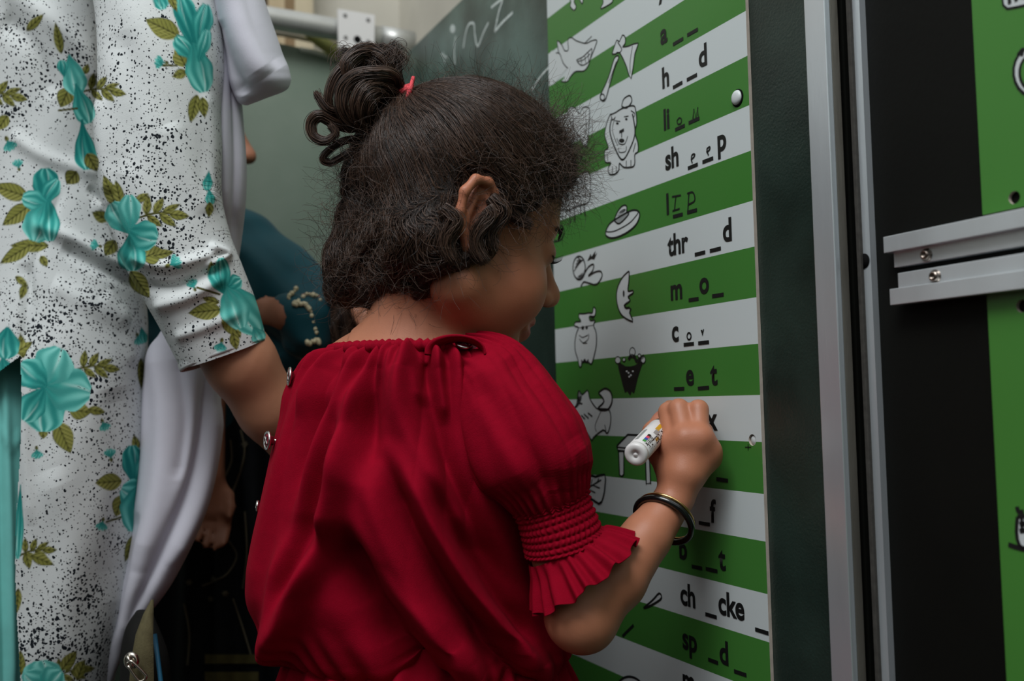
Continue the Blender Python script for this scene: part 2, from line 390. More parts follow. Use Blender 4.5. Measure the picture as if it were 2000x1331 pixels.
def hair_curves(name, groups, m, parent=None, label=None):
    """groups: list of (points (N,K,3), radii (K,) )"""
    hc = bpy.data.hair_curves.new(name); sizes = []; pos = []; rad = []
    for P, r in groups:
        sizes += [P.shape[1]]*P.shape[0]; pos.append(P.reshape(-1, 3)); rad.append(np.broadcast_to(r, P.shape[:2]).reshape(-1))
    hc.add_curves(sizes); pos = np.concatenate(pos).astype(np.float32); rad = np.concatenate(rad).astype(np.float32)
    hc.attributes['position'].data.foreach_set('vector', pos.ravel())
    at = hc.attributes.get('radius') or hc.attributes.new('radius', 'FLOAT', 'POINT'); at.data.foreach_set('value', rad)
    return link(bpy.data.objects.new(name, hc), m, parent, label)
# ================================================================== THE SETTING
def wall_box_bm(bm, s0, s1, h0, h1, o0, o1, bevel=0.0):
    vs = [bm.verts.new(WX(s, h, o)) for o in (o0, o1) for h in (h0, h1) for s in (s0, s1)]
    fs = [(0, 1, 3, 2), (4, 6, 7, 5), (0, 4, 5, 1), (2, 3, 7, 6), (0, 2, 6, 4), (1, 5, 7, 3)]
    f = [bm.faces.new([vs[i] for i in q]) for q in fs]
    if bevel:
        es = list({e for q in f for e in q.edges}); bmesh.ops.bevel(bm, geom=es, offset=bevel, segments=2, affect='EDGES', profile=0.6)
def wall_box(name, s0, s1, h0, h1, o0, o1, m, parent=None, bevel=0.0, label=None):
    bm = bmesh.new(); wall_box_bm(bm, s0, s1, h0, h1, o0, o1, bevel); return bm_obj(name, bm, m, parent, label=label)
def box(name, lo, hi, m, parent=None, bevel=0.0):
    bm = bmesh.new(); bmesh.ops.create_cube(bm, size=1)
    for v in bm.verts: v.co = Vector([(a+b)/2+(b-a)*c for a, b, c in zip(lo, hi, v.co)])
    if bevel: bmesh.ops.bevel(bm, geom=list(bm.edges), offset=bevel, segments=2, affect='EDGES')
    return bm_obj(name, bm, m, parent)
M_plaster = mat('old_plaster', srgb(205, 202, 190), 0.9, 0.2, var=0.16, vscale=5, bump=0.5, bscale=60)
M_dirt = mat('trodden_earth', srgb(52, 49, 44), 0.95, 0.2, var=0.25, vscale=8, bump=0.8, bscale=40)
M_lightblock = mat('dark_light_block', srgb(44, 43, 40), 0.9, 0.2, var=0.2, vscale=4, bump=0.5)  # dark tone for the two added walls, so they return little light
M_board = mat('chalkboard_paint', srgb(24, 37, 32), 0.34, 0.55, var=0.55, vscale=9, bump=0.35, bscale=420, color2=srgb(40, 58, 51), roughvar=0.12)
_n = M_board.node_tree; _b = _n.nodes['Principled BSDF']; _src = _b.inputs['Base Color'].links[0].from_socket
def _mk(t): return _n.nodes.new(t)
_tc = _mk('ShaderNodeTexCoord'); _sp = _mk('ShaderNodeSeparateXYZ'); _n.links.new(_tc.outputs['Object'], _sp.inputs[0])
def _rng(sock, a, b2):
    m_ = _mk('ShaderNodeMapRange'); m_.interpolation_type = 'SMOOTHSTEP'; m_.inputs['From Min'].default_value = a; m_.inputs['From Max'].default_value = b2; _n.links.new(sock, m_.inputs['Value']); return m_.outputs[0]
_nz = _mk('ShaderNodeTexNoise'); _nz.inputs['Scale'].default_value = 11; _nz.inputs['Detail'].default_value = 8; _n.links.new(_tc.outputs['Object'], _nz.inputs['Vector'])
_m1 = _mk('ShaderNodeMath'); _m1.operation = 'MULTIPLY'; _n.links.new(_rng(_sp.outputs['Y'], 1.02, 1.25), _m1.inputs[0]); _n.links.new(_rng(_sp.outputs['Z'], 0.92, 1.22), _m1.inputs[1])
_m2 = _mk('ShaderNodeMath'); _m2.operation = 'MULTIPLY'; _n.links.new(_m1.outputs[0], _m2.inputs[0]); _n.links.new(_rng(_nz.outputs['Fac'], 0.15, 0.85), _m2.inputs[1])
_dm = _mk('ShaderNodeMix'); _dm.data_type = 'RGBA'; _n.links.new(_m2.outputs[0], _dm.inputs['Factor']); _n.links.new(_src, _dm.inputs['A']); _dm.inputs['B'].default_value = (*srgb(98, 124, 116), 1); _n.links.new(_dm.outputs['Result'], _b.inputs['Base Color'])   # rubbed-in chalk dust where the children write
M_boardB = mat('hazy_chalkboard', srgb(108, 126, 110), 0.55, 0.4, var=0.6, vscale=6, color2=srgb(128, 142, 128), bump=0.2)
M_alu = mat('brushed_aluminium', srgb(218, 226, 230), 0.36, 0.5, 0.70, var=0.12, vscale=14, bump=0.12, bscale=500, stretch=(1, 1, 0.12), roughvar=0.12)
M_aluraw = mat('sawn_aluminium', srgb(150, 146, 136), 0.5, 0.5, 0.85, var=0.2, vscale=40, bump=0.3, bscale=300, stretch=(1, 1, 0.2))
M_black = mat('black_panel', srgb(11, 12, 9), 0.6, 0.14, var=0.2, vscale=12, bump=0.15)
M_green = mat('green_print', srgb(66, 128, 50), 0.38, 0.5, var=0.05, vscale=6)
M_ink = mat('black_print', srgb(22, 24, 24), 0.45, 0.4)
M_white = mat('white_print', srgb(202, 209, 209), 0.4, 0.5)
M_chalk = mat('chalk_marks', srgb(196, 206, 202), 0.95, 0.1, var=0.3, vscale=300)
M_hole = mat('dark_hole', srgb(10, 10, 10), 0.9, 0.1)
M_edge = mat('bare_sheet_edge', srgb(178, 168, 156), 0.8, 0.2, var=0.12, vscale=120)
M_steel = mat('galvanised_steel', srgb(190, 192, 188), 0.4, 0.5, 0.55, var=0.1, vscale=30)
M_bolt = mat('dull_bolt_steel', srgb(150, 138, 128), 0.28, 0.5, 1.0)

o = box('floor', (-3.0, -2.5, -0.05), (2.5, 3.4, 0.0), M_dirt); o['kind'] = 'structure'
_bd = (WP(745, 140) - CC) @ WD                                    # distance to the board at the end of the yard
def BP(px, py, off=0.0):
    q = U(px, py, np.ones_like(np.asarray(px, float))) - CC; return CC + q*((_bd-off)/(q@WD))[..., None]
def back_slab(name, dist, sx0, sx1, h0, h1, th, m):
    c = CC*np.array([1, 1, 0]) + WD*dist; bm = bmesh.new()
    vs = [bm.verts.new(c + WN*x + UP*h + WD*t) for t in (0, th) for h in (h0, h1) for x in (sx0, sx1)]
    for q in ((0, 1, 3, 2), (4, 6, 7, 5), (0, 4, 5, 1), (2, 3, 7, 6), (0, 2, 6, 4), (1, 5, 7, 3)): bm.faces.new([vs[i] for i in q])
    return bm_obj(name, bm, m)
o = back_slab('wall_back', _bd+0.30, -2.6, 0.9, 0, 2.6, 0.12, M_plaster); o['kind'] = 'structure'
o = wall_box('wall_right', -2.4, 1.2, 0, 2.4, -0.26, -0.14, M_plaster); o['kind'] = 'structure'
o = box('light_block_left', (-2.7, -2.3, 0), (-2.6, 2.2, 1.15), M_lightblock); o['kind'] = 'structure'  # added unseen wall that cuts off low sky light from the left
o = box('light_block_front', (-2.6, -2.4, 0), (1.9, -2.3, 1.5), M_lightblock); o['kind'] = 'structure'  # added unseen wall behind the camera, blocks light near the horizon

# ------------------------------------------------------------------ long chalkboard with its aluminium edge
S = lambda x, off=0.0: float(WS(x, 700, off)[0])
ch_top = float(WS(770, 128)[1]); s_corner = float(WS(748, 160)[0])
r = thing('chalkboard', 'long dark green chalkboard with aluminium edging behind the striped word chart', 'chalkboard', tuple(WX(-0.9, 0.35)))
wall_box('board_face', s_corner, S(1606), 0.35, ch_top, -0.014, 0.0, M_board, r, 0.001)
wall_box('edge_strip', S(1605), S(1646), 0.33, ch_top+0.01, -0.002, 0.0035, M_alu, r, 0.0008, 'pale brushed aluminium edge strip')
wall_box('edge_channel', S(1640), S(1645.5), 0.33, ch_top+0.01, -0.010, -0.0022, M_aluraw, r, 0.0004)
wall_box('backing', S(1600), S(1646), 0.33, ch_top, -0.0205, -0.0145, M_black, r)
def ribbon(pts, w):
    """flat pen stroke of width w in (s, h) wall coordinates -> list of quads"""
    p = np.array(pts, float)
    if len(p) < 2: return []
    t = np.gradient(p, axis=0) if len(p) > 2 else np.repeat((p[1:]-p[:-1]), 2, 0)
    t /= np.linalg.norm(t, axis=1, keepdims=True)+1e-12; n = np.stack([-t[:, 1], t[:, 0]], 1)*w/2
    return [(p[i]+n[i], p[i]-n[i], p[i+1]-n[i+1], p[i+1]+n[i+1]) for i in range(len(p)-1)]
class Ink:
    """flat print on a wall-parallel surface: white fills (slot 0), black strokes (slot 1)"""
    def __init__(s, conv, off, lw): s.c, s.off, s.lw, s.V, s.F, s.M = conv, off, lw, [], [], []
    def w(s, pts):
        a = np.array([s.c(*p) for p in pts], float); S_, H_ = WS(a[:, 0], a[:, 1], s.off); return np.stack([S_, H_], 1)
    def face(s, q, slot, do):
        k = len(s.V); s.V += [WX(x, h, s.off+do) for x, h in q]; s.F.append(tuple(range(k, k+len(q)))); s.M.append(slot)
    def fill(s, pts, slot=0, smooth=4, do=0.0002):
        q = s.w(catmull(pts, smooth, True) if smooth > 1 else pts); tri = tessellate_polygon([[Vector((a, b, 0)) for a, b in q]])
        k = len(s.V); s.V += [WX(x, h, s.off+do) for x, h in q]
        for t in tri: s.F.append(tuple(k+i for i in t)); s.M.append(slot)
    def line(s, pts, lw=1.0, smooth=5, slot=1, do=0.0004):
        c = catmull(pts, smooth) if smooth > 1 and len(pts) > 2 else pts; q = s.w(c)
        for f in ribbon(q, s.lw*lw): s.face(f, slot, do)
        if smooth <= 1 and len(pts) > 2:
            for x in q[1:-1]: s.face([x+s.lw*lw/2*np.array([math.cos(t), math.sin(t)]) for t in np.linspace(0, 2*math.pi, 9)[:-1]], slot, do)
    def shape(s, pts, lw=1.0, smooth=4):
        s.fill(pts, 0, smooth); s.line(list(pts)+[pts[0]], lw, smooth)
    def dot(s, p, rx, ry, slot=1): s.fill([(p[0]+rx*math.cos(t), p[1]+ry*math.sin(t)) for t in np.linspace(0, 2*math.pi, 15)[:-1]], slot, 1, 0.0004)
    def ring(s, p, rx, ry, lw=1.0): s.line([(p[0]+rx*math.cos(t), p[1]+ry*math.sin(t)) for t in np.linspace(0, 2*math.pi, 22)], lw, 1)
    def done(s, name, parent, mats=None, label=None):
        ob = mesh_np(name, np.array(s.V), s.F, None, parent, False, None, label)
        for m_ in (mats or (M_white, M_ink)): ob.data.materials.append(m_)
        ob.data.polygons.foreach_set('material_index', np.array(s.M, np.int32)); return ob
zc = lambda x0, y0, k: (lambda x, y: (x0+x/k, y0+y/k))
C5, C6, C7, C3, CP = zc(1060, 0, 3.328), zc(1060, 380, 3.328), zc(1060, 720, 2.178), zc(400, 0, 2.661), (lambda x, y: (x, y))
k = Ink(C3, 0.0, 0.004)
k.line([(1490, 40), (1520, 15), (1548, 0), (1530, 60), (1508, 165)], 1.0); k.line([(1508, 165), (1550, 115), (1602, 65)], 1.0)
k.done('chalk_letter', r, (M_chalk, M_chalk), 'large chalked letter Z'); k = Ink(C3, 0.0, 0.004)
k.line([(1305, 190), (1298, 260), (1302, 335)], .9); k.done('chalk_letter', r, (M_chalk, M_chalk)); k = Ink(C3, 0.0, 0.004); k.line([(1345, 250), (1358, 170), (1375, 125), (1400, 125), (1405, 180), (1420, 240), (1450, 170), (1475, 118)], .9)
k.done('chalk_letter', r, (M_chalk, M_chalk)); k = Ink(C3, 0.0, 0.004); k.dot((1290, 150), 14, 22); k.done('chalk_dot', r, (M_chalk, M_chalk)); k = Ink(C3, 0.0, 0.004); k.line([(1700, 470), (1745, 400), (1790, 350)], .7); k.done('chalk_stroke', r, (M_chalk, M_chalk)); k = Ink(C3, 0.0, 0.004); k.line([(1240, 270), (1250, 330)], .6); k.done('chalk_stroke', r, (M_chalk, M_chalk)); k = Ink(C3, 0.0, 0.004); k.line([(1228, 280), (1262, 300)], .6)
k.done('chalk_stroke', r, (M_chalk, M_chalk))

# ------------------------------------------------------------------ the striped word chart
chart = thing('word_chart', 'green and white striped word chart with missing letters and cartoon drawings on chalkboard', 'sign', tuple(WX(-0.84, 0.45)))
CT = 0.0035
M_str = mat('striped_print', srgb(214, 217, 218), 0.33, 0.45); _n = M_str.node_tree; _b = _n.nodes['Principled BSDF']
tc = _n.nodes.new('ShaderNodeTexCoord'); sp = _n.nodes.new('ShaderNodeSeparateXYZ'); _n.links.new(tc.outputs['Object'], sp.inputs[0])
def _m(op, a, b=None):
    x = _n.nodes.new('ShaderNodeMath'); x.operation = op
    for i, v in enumerate((a, b)):
        if v is None: continue
        if isinstance(v, (int, float)): x.inputs[i].default_value = v
        else: _n.links.new(v, x.inputs[i])
    return x.outputs[0]
fr = _m('FRACT', _m('DIVIDE', _m('SUBTRACT', 1.1280+8.17*3, sp.outputs['Z']), 0.0817))
isw = _m('LESS_THAN', fr, 0.477)
ns = _n.nodes.new('ShaderNodeTexNoise'); ns.inputs['Scale'].default_value = 5; _n.links.new(tc.outputs['Object'], ns.inputs['Vector'])
gm = _n.nodes.new('ShaderNodeMix'); gm.data_type = 'RGBA'; gm.inputs['A'].default_value = (*srgb(56, 116, 44), 1); gm.inputs['B'].default_value = (*srgb(70, 130, 58), 1); _n.links.new(ns.outputs['Fac'], gm.inputs['Factor'])
wm = _n.nodes.new('ShaderNodeMix'); wm.data_type = 'RGBA'; wm.inputs['B'].default_value = (*srgb(200, 209, 209), 1); _n.links.new(isw, wm.inputs['Factor']); _n.links.new(gm.outputs['Result'], wm.inputs['A'])
_n.links.new(wm.outputs['Result'], _b.inputs['Base Color'])
def holed_panel(name, s0, s1, h0, h1, o0, o1, holes, mface, medge, parent, label=None):
    """flat sheet with round holes (s, h, r): front print, bare edges"""
    loops = [[(s0, h0), (s1, h0), (s1, h1), (s0, h1)]] + [[(a+rr*math.cos(t), b+rr*math.sin(t)) for t in np.linspace(0, 2*math.pi, 29)[:-1]] for a, b, rr in holes]
    tri = tessellate_polygon([[Vector((a, b, 0)) for a, b in l] for l in loops]); flat = [p for l in loops for p in l]; n = len(flat)
    V = [WX(a, b, o1) for a, b in flat]+[WX(a, b, o0) for a, b in flat]; F = [tuple(t) for t in tri]; M = [0]*len(F); i0 = 0
    for l in loops:
        for j in range(len(l)): a, b = i0+j, i0+(j+1) % len(l); F.append((a, b, b+n, a+n)); M.append(1)
        i0 += len(l)
    ob = mesh_np(name, np.array(V), F, None, parent, False, None, label); ob.data.materials.append(mface); ob.data.materials.append(medge)
    ob.data.polygons.foreach_set('material_index', np.array(M, np.int32)); return ob
hs, hh = WS(1469.5, 860, CT); hs2, hh2 = WS(1440, 191, CT)
ch_s0, ch_s1 = -1.0200, -0.6600
holed_panel('printed_sheet', ch_s0, ch_s1, 0.45, 1.335, 0.0002, CT, [(float(hs), float(hh), 0.0048), (float(hs2), float(hh2), 0.0068)], M_str, M_edge, chart)
def lathe(name, c, axis, prof, m, parent, n=28, label=None):
    """prof = list of (radius, along axis)"""
    ax = Vector(axis).normalized(); u = ax.orthogonal().normalized(); v = ax.cross(u); c = Vector(c)
    P = np.array([[c + ax*h + (u*math.cos(t)+v*math.sin(t))*rr for t in np.linspace(0, 2*math.pi, n, endpoint=False)] for rr, h in prof]); return grid_obj(name, P, m, parent, True, True, None, label)
out = -WN
lathe('screw_cap', WX(float(hs2), float(hh2), CT), out, [(.0064, -.003), (.0064, .0008), (.0060, .0018), (.0048, .0027), (.0028, .0032), (.0005, .0033)], M_white, chart, label='white domed screw cap')
lathe('cap_washer', WX(float(hs2)+.0006, float(hh2)-.0004, CT), out, [(.0076, -.0002), (.0076, .0006), (.0060, .0008), (.0060, -.0002)], M_hole, chart, label='dark ring around the screw cap')
lathe('screw', WX(float(hs), float(hh), 0.0004), out, [(.0042, 0), (.0042, .0012), (.0024, .0022), (.0004, .0024)], M_white, chart, label='recessed pale screw')
def text_mesh(name, txt, px, py, size, m, parent, conv=CP, off=CT, sx=0.93, bold=0.029, hscale=1.0):
    cu = bpy.data.curves.new('t', 'FONT'); cu.body = txt; cu.size = 1.0; cu.offset = bold; cu.space_character = 0.98; cu.resolution_u = 6
    ob = bpy.data.objects.new('t', cu); COL.objects.link(ob); dg = bpy.context.evaluated_depsgraph_get(); me = bpy.data.meshes.new_from_object(ob.evaluated_get(dg))
    bpy.data.objects.remove(ob); bpy.data.curves.remove(cu); me.name = name
    q = conv(px, py); s0, h0 = (float(v) for v in WS(q[0], q[1], off)); x0 = min(v.co.x for v in me.vertices)
    for v in me.vertices: v.co = Vector(WX(s0+(v.co.x-x0)*size*sx, h0+v.co.y*size*hscale, off+0.0004))
    return link(bpy.data.objects.new(name, me), m, parent)
TS = 0.0282
words = [(C5, 'a', 768, 292), (C5, 'h', 780, 575), (C5, 'd', 1018, 442), (C5, 'li', 790, 846), (C5, 'sh', 800, 1106), (C5, 'p', 1140, 985), (C5, 'y', 752, -12),
         (C6, 'l', 808, 130), (C6, 'thr', 815, 400), (C6, 'd', 1175, 308), (C6, 'm', 835, 686), (C6, 'o', 1022, 645), (C6, 'c', 843, 955), (C6, 'e', 935, 1238), (C6, 't', 1093, 1236),
         (C7, 'x', 698, 259), (C7, 'f', 714, 652), (C7, 'b', 583, 806), (C7, 't', 750, 852), (C7, 'ch', 588, 1000), (C7, 'cke', 750, 1040), (C7, 'sp', 597, 1188), (C7, 'd', 755, 1250), (C7, 'm', 598, 1362)]
for cv, t, x, y in words: text_mesh('printed_letters', t, x, y, TS, M_ink, chart, cv)
bars = {C5: [(848, 290, 915, 250), (940, 230, 1010, 190), (848, 570, 910, 535), (938, 520, 1005, 485), (862, 845, 925, 815), (950, 800, 1020, 768), (945, 1095, 1010, 1068), (1040, 1055, 1110, 1028)],
        C6: [(848, 145, 912, 128), (940, 118, 1005, 100), (990, 392, 1058, 375), (1088, 368, 1160, 350), (950, 688, 1015, 678), (1103, 662, 1178, 650), (918, 978, 985, 970), (1012, 968, 1083, 960), (855, 1265, 922, 1262), (1010, 1262, 1083, 1256)],
        C7: [(740, 470, 790, 478), (612, 645, 650, 652), (665, 657, 713, 665), (635, 842, 680, 852), (695, 852, 745, 864), (693, 1045, 742, 1060), (905, 1110, 962, 1128), (705, 1238, 748, 1254), (815, 1288, 868, 1306)]}
for cv, lst in bars.items():
    for x0, y0, x1, y1 in lst:
        k = Ink(cv, CT, 0.0034); k.line([(x0, y0), (x1, y1)], 1.0, 1); k.done('blank_line', chart)
k = Ink(C5, CT, 0.0013)
k.line([(890, 765), (875, 785), (882, 808), (900, 800), (903, 775), (890, 765)]); k.done('handwritten_letter', chart); k = Ink(C5, CT, 0.0016); k.line([(978, 772), (984, 712), (998, 762), (1009, 702), (1011, 755)], 1.0, 1)
k.done('handwritten_letter', chart); k = Ink(C5, CT, 0.0016); k.line([(965, 1040), (985, 1020), (990, 1003), (972, 1008), (968, 1040), (975, 1060)]); k.done('handwritten_letter', chart); k = Ink(C5, CT, 0.0016); k.line([(1065, 990), (1085, 975), (1088, 955), (1070, 968), (1072, 990), (1080, 1010)])
k.done('handwritten_letter', chart); k = Ink(C6, CT, 0.0016)
k.line([(868, 8), (862, 60), (858, 105)]); k.line([(842, 15), (900, 5)]); k.line([(845, 108), (892, 92)]); k.done('handwritten_letter', chart); k = Ink(C6, CT, 0.0016); k.line([(952, -8), (948, 50), (945, 108)]); k.line([(940, -5), (975, -15), (990, 15), (985, 45), (950, 65)])
k.done('handwritten_letter', chart); k = Ink(C6, CT, 0.0016)
k.ring((953, 922), 13, 22); k.done('handwritten_letter', chart); k = Ink(C6, CT, 0.0016); k.line([(1032, 882), (1040, 912), (1048, 876)], 1, 1); k.line([(1036, 882), (1040, 900)])
k.done('handwritten_letter', chart)
dr = 0.0013
k = Ink(C5, CT, dr)
k.shape([(165, -30), (185, 10), (180, 40), (205, 66), (218, 40), (205, 10), (215, -30)]); k.shape([(235, -30), (245, 5), (260, 22), (262, -30)]); k.done('animal_legs_drawing', chart); k = Ink(C5, CT, dr); k.shape([(385, -30), (395, 15), (378, 55), (415, 40), (455, 10), (445, -30)])
k.done('animal_legs_drawing', chart)
k = Ink(C5, CT, dr)
k.fill([(48, 345), (88, 345), (112, 350), (100, 300), (98, 265), (125, 290), (145, 330), (168, 320), (165, 260), (190, 245), (220, 265), (280, 282), (320, 265), (352, 262), (345, 295), (310, 385), (300, 420), (270, 460), (215, 465), (180, 500), (160, 530), (120, 530), (140, 510), (155, 450), (48, 560)], 0, 3)
k.line([(88, 345), (112, 350), (135, 410), (165, 445)]); k.line([(108, 350), (98, 300), (98, 265), (125, 292), (145, 330), (168, 322), (165, 260), (190, 245), (220, 265), (280, 282), (320, 265), (352, 262), (345, 295), (310, 385), (300, 420), (270, 460), (215, 465), (180, 500), (160, 530), (120, 530)])
k.line([(222, 390), (262, 370), (300, 335), (322, 320), (305, 395), (262, 425), (235, 412), (222, 390)]); k.line([(225, 400), (265, 390), (310, 350)], .8)
for q in ((250, 380, 255, 420), (275, 365, 282, 410), (297, 340, 300, 395)): k.line([q[:2], q[2:]], .8, 1)
k.line([(270, 285), (300, 255), (320, 235)], .6)
k.done('hand_drawing', chart)
k = Ink(C5, CT, dr); k.shape([(375, 622), (430, 500), (468, 378), (496, 370), (470, 440), (440, 540), (412, 640), (392, 656), (376, 642)], 1.2, 3)
k.shape([(452, 350), (482, 262), (500, 272), (520, 228), (538, 245), (536, 285), (520, 305), (560, 300), (622, 280), (600, 350), (576, 512), (545, 430), (502, 342), (472, 352)], 1.1, 2); k.ring((390, 632), 14, 20); k.line([(490, 275), (515, 320), (500, 345)]); k.line([(585, 300), (570, 400), (570, 480)], .7); k.line([(480, 400), (430, 540)], .7)
k.done('axe_drawing', chart)
k = Ink(C5, CT, dr); k.shape([(515, 692), (528, 645), (568, 622), (580, 660), (548, 702)], 1.2)
k.shape([(440, 745), (470, 735), (520, 705), (590, 688), (606, 720), (612, 800), (600, 860), (620, 930), (620, 985), (600, 1005), (600, 1060), (585, 1085), (530, 1088), (500, 1062), (496, 1105), (470, 1132), (435, 1132), (428, 1092), (445, 1060), (408, 1052), (405, 980), (428, 960), (405, 880), (418, 800)], 1.2)
k.line([(452, 765), (438, 850), (470, 960), (520, 1040), (572, 960), (602, 860), (585, 740)], 1.6); k.line([(470, 770), (455, 850), (490, 950)], .7); k.line([(500, 860), (530, 845)], 2.5); k.line([(515, 860), (515, 895)], 1.2)
k.line([(485, 900), (500, 935), (535, 935), (555, 885)], .8); k.dot((515, 915), 18, 14); k.line([(495, 960), (500, 990), (540, 985), (545, 950)], .8); k.dot((487, 803), 9, 8); k.dot((545, 775), 8, 8); k.line([(470, 785), (505, 790)], .8); k.line([(530, 760), (560, 755)], .8)
k.line([(445, 740), (455, 780), (475, 760)], .9); k.line([(575, 720), (600, 740), (590, 770)], .9)
for q in ((455, 1080, 455, 1130), (480, 1080, 480, 1120), (545, 1045, 545, 1085), (575, 1040, 575, 1080), (420, 1000, 425, 1045), (605, 930, 590, 990)): k.line([q[:2], q[2:]], .9, 1)
k.done('lion_drawing', chart)
k = Ink(C5, CT, dr); k.shape([(165, 712), (190, 695), (215, 705), (240, 740), (262, 702), (300, 700), (306, 745), (296, 900), (285, 950), (262, 940), (235, 880), (180, 800)]); k.line([(275, 720), (285, 800), (275, 900)], .7); k.done('paw_drawing', chart)
k = Ink(CP, CT, dr); k.shape([(1100, 392), (1118, 362), (1135, 340), (1151, 338), (1154, 362), (1153, 385), (1147, 397), (1125, 404), (1104, 411)]); k.line([(1138, 345), (1146, 365), (1140, 390)], .7)
for a in ((1113, 408, 1114, 436), (1122, 406, 1123, 433), (1134, 398, 1135, 420), (1141, 396, 1143, 422)): k.line([a[:2], a[2:]], 1.6, 1)
k.done('sheep_drawing', chart)
k = Ink(CP, CT, dr); k.line([(1082, 472), (1096, 468), (1102, 455), (1100, 444), (1094, 440)], 1.6); k.done('tail_drawing', chart)
k = Ink(C6, CT, dr); k.shape([(465, 168), (490, 110), (520, 75), (546, 75), (548, 112), (560, 130), (500, 190)], 1.4); k.shape([(410, 245), (430, 200), (470, 165), (560, 112), (610, 103), (632, 130), (612, 190), (560, 240), (500, 272), (450, 283), (415, 270)], 1.5)
k.line([(415, 243), (470, 238), (560, 190), (608, 140), (622, 118)]); k.fill([(485, 140), (505, 108), (535, 92), (538, 108), (505, 135)], 1); k.done('lid_drawing', chart)
k = Ink(C6, CT, dr); k.fill([(238+40*math.cos(t), 478+76*math.sin(t)) for t in np.linspace(0, 6.28, 20)[:-1]], 0, 1); k.ring((238, 478), 40, 76, 1.5)
for j in range(5): k.line([(205+j*6, 500-j*22), (240, 450-j*8), (270-j*4, 420+j*4)], .9)
k.fill([(225, 540), (250, 548), (272, 525), (280, 480), (262, 505)], 1); k.fill([(290, 435), (312, 385), (318, 405), (345, 365), (340, 395), (356, 378), (335, 425), (318, 420)], 1, 1)
k.line([(272, 515), (300, 470), (332, 455), (326, 495), (298, 530), (340, 505), (378, 500), (386, 535), (350, 585), (300, 576), (268, 570), (248, 602)], 1.4); k.done('thread_drawing', chart)
k = Ink(C6, CT, dr); k.shape([(560, 500), (520, 540), (490, 600), (481, 660), (490, 730), (520, 790), (587, 826), (566, 768), (576, 748), (556, 738), (538, 738), (536, 716), (570, 690), (556, 665), (588, 642), (586, 625), (556, 628), (561, 570), (564, 510)], 1.4, 3); k.dot((528, 645), 6, 22); k.line([(530, 718), (545, 740), (565, 735)], 1.8); k.done('moon_drawing', chart)
k = Ink(C6, CT, dr); k.shape([(238, 775), (236, 800), (250, 826), (215, 830), (208, 855), (235, 866), (222, 900), (211, 960), (214, 1020), (230, 1070), (240, 1118), (252, 1118), (258, 1090), (300, 1092), (316, 1104), (330, 1070), (350, 980), (349, 900), (332, 852), (342, 820), (310, 820), (306, 792), (338, 792), (346, 750), (332, 733), (325, 770), (300, 770), (270, 776)], 1.3, 3)
k.dot((262, 868), 9, 13); k.dot((287, 866), 8, 12); k.line([(238, 915), (260, 930), (295, 915)], .8); k.line([(240, 940), (265, 965), (298, 940), (300, 905)], .8); k.line([(262, 968), (290, 968)], .8); k.line([(252, 1078), (262, 1092), (275, 1075), (285, 1092), (300, 1075)], 1.8); k.line([(235, 868), (330, 850)], .5); k.dot((325, 800), 12, 8); k.done('cow_drawing', chart)
k = Ink(C6, CT, dr); k.fill([(488, 1092), (540, 1118), (600, 1112), (655, 1078), (640, 1130), (618, 1200), (595, 1295), (580, 1280), (570, 1310), (550, 1280), (535, 1290), (508, 1190)], 1, 2)
for p, a, b in (((490, 1078), 17, 22), ((585, 1025), 18, 28), ((655, 1075), 14, 22), ((530, 1075), 9, 12), ((630, 1050), 9, 12)): k.dot(p, a, b, 0); k.ring(p, a, b, 1.0)
k.line([(560, 1075), (575, 1050), (600, 1060), (615, 1085), (660, 1050)], 3.0); k.ring((568, 1165), 48, 40, .9)
for a in ((560, 1160), (575, 1175), (588, 1150), (548, 1150), (565, 1185)): k.dot(a, 6, 6, 0)
k.done('net_drawing', chart)
k = Ink(C7, CT, dr); k.shape([(238, 104), (265, 86), (290, 100), (296, 140), (276, 176), (236, 172), (262, 140)], 1.8); k.shape([(118, 182), (145, 155), (153, 95), (170, 112), (192, 93), (202, 130), (226, 166), (240, 172), (284, 178), (290, 230), (276, 276), (258, 262), (216, 295), (210, 306), (190, 276), (166, 262), (160, 216), (126, 192)], 1.3, 3)
k.fill([(148, 150), (152, 100), (168, 112), (160, 150), (140, 172), (125, 180)], 1, 2); k.line([(165, 200), (180, 215), (178, 195), (195, 212), (195, 190), (212, 205)], 1.6, 1); k.line([(250, 180), (225, 240), (230, 270)], .7); k.line([(265, 240), (272, 275)], .9); k.dot((165, 150), 6, 4); k.done('fox_drawing', chart)
k = Ink(C7, CT, dr); k.shape([(316, 330), (363, 282), (450, 285), (415, 345), (414, 358), (322, 350)], 1.6, 1); k.line([(316, 335), (414, 345)], 1.2, 1); k.shape([(324, 352), (346, 354), (346, 450), (338, 460), (328, 452)], 1.6, 1); k.shape([(438, 378), (455, 378), (460, 488), (442, 490)], 1.6, 1); k.shape([(424, 345), (470, 290), (475, 300), (440, 350)], 1, 1); k.done('table_drawing', chart)
k = Ink(C7, CT, dr); k.shape([(120, 545), (165, 490), (205, 456), (225, 462), (265, 452), (266, 500), (258, 550), (240, 576), (190, 545), (150, 568), (140, 542)], 2.0, 2)
k.line([(135, 540), (190, 510), (250, 475)], 1.3)
for a in ((175, 520, 180, 490), (205, 500, 212, 472), (190, 512, 225, 530), (215, 498, 245, 510), (232, 485, 240, 468)): k.line([a[:2], a[2:]], 1.2, 1)
k.done('leaf_drawing', chart)
k = Ink(C7, CT, dr); k.shape([(430, 1020), (470, 985), (495, 958), (506, 968), (500, 985), (455, 1012)], 1.6, 3); k.done('boat_drawing', chart); k = Ink(C7, CT, dr); k.line([(340, 1140), (388, 1092)], 2.2, 1); k.done('pole_drawing', chart)
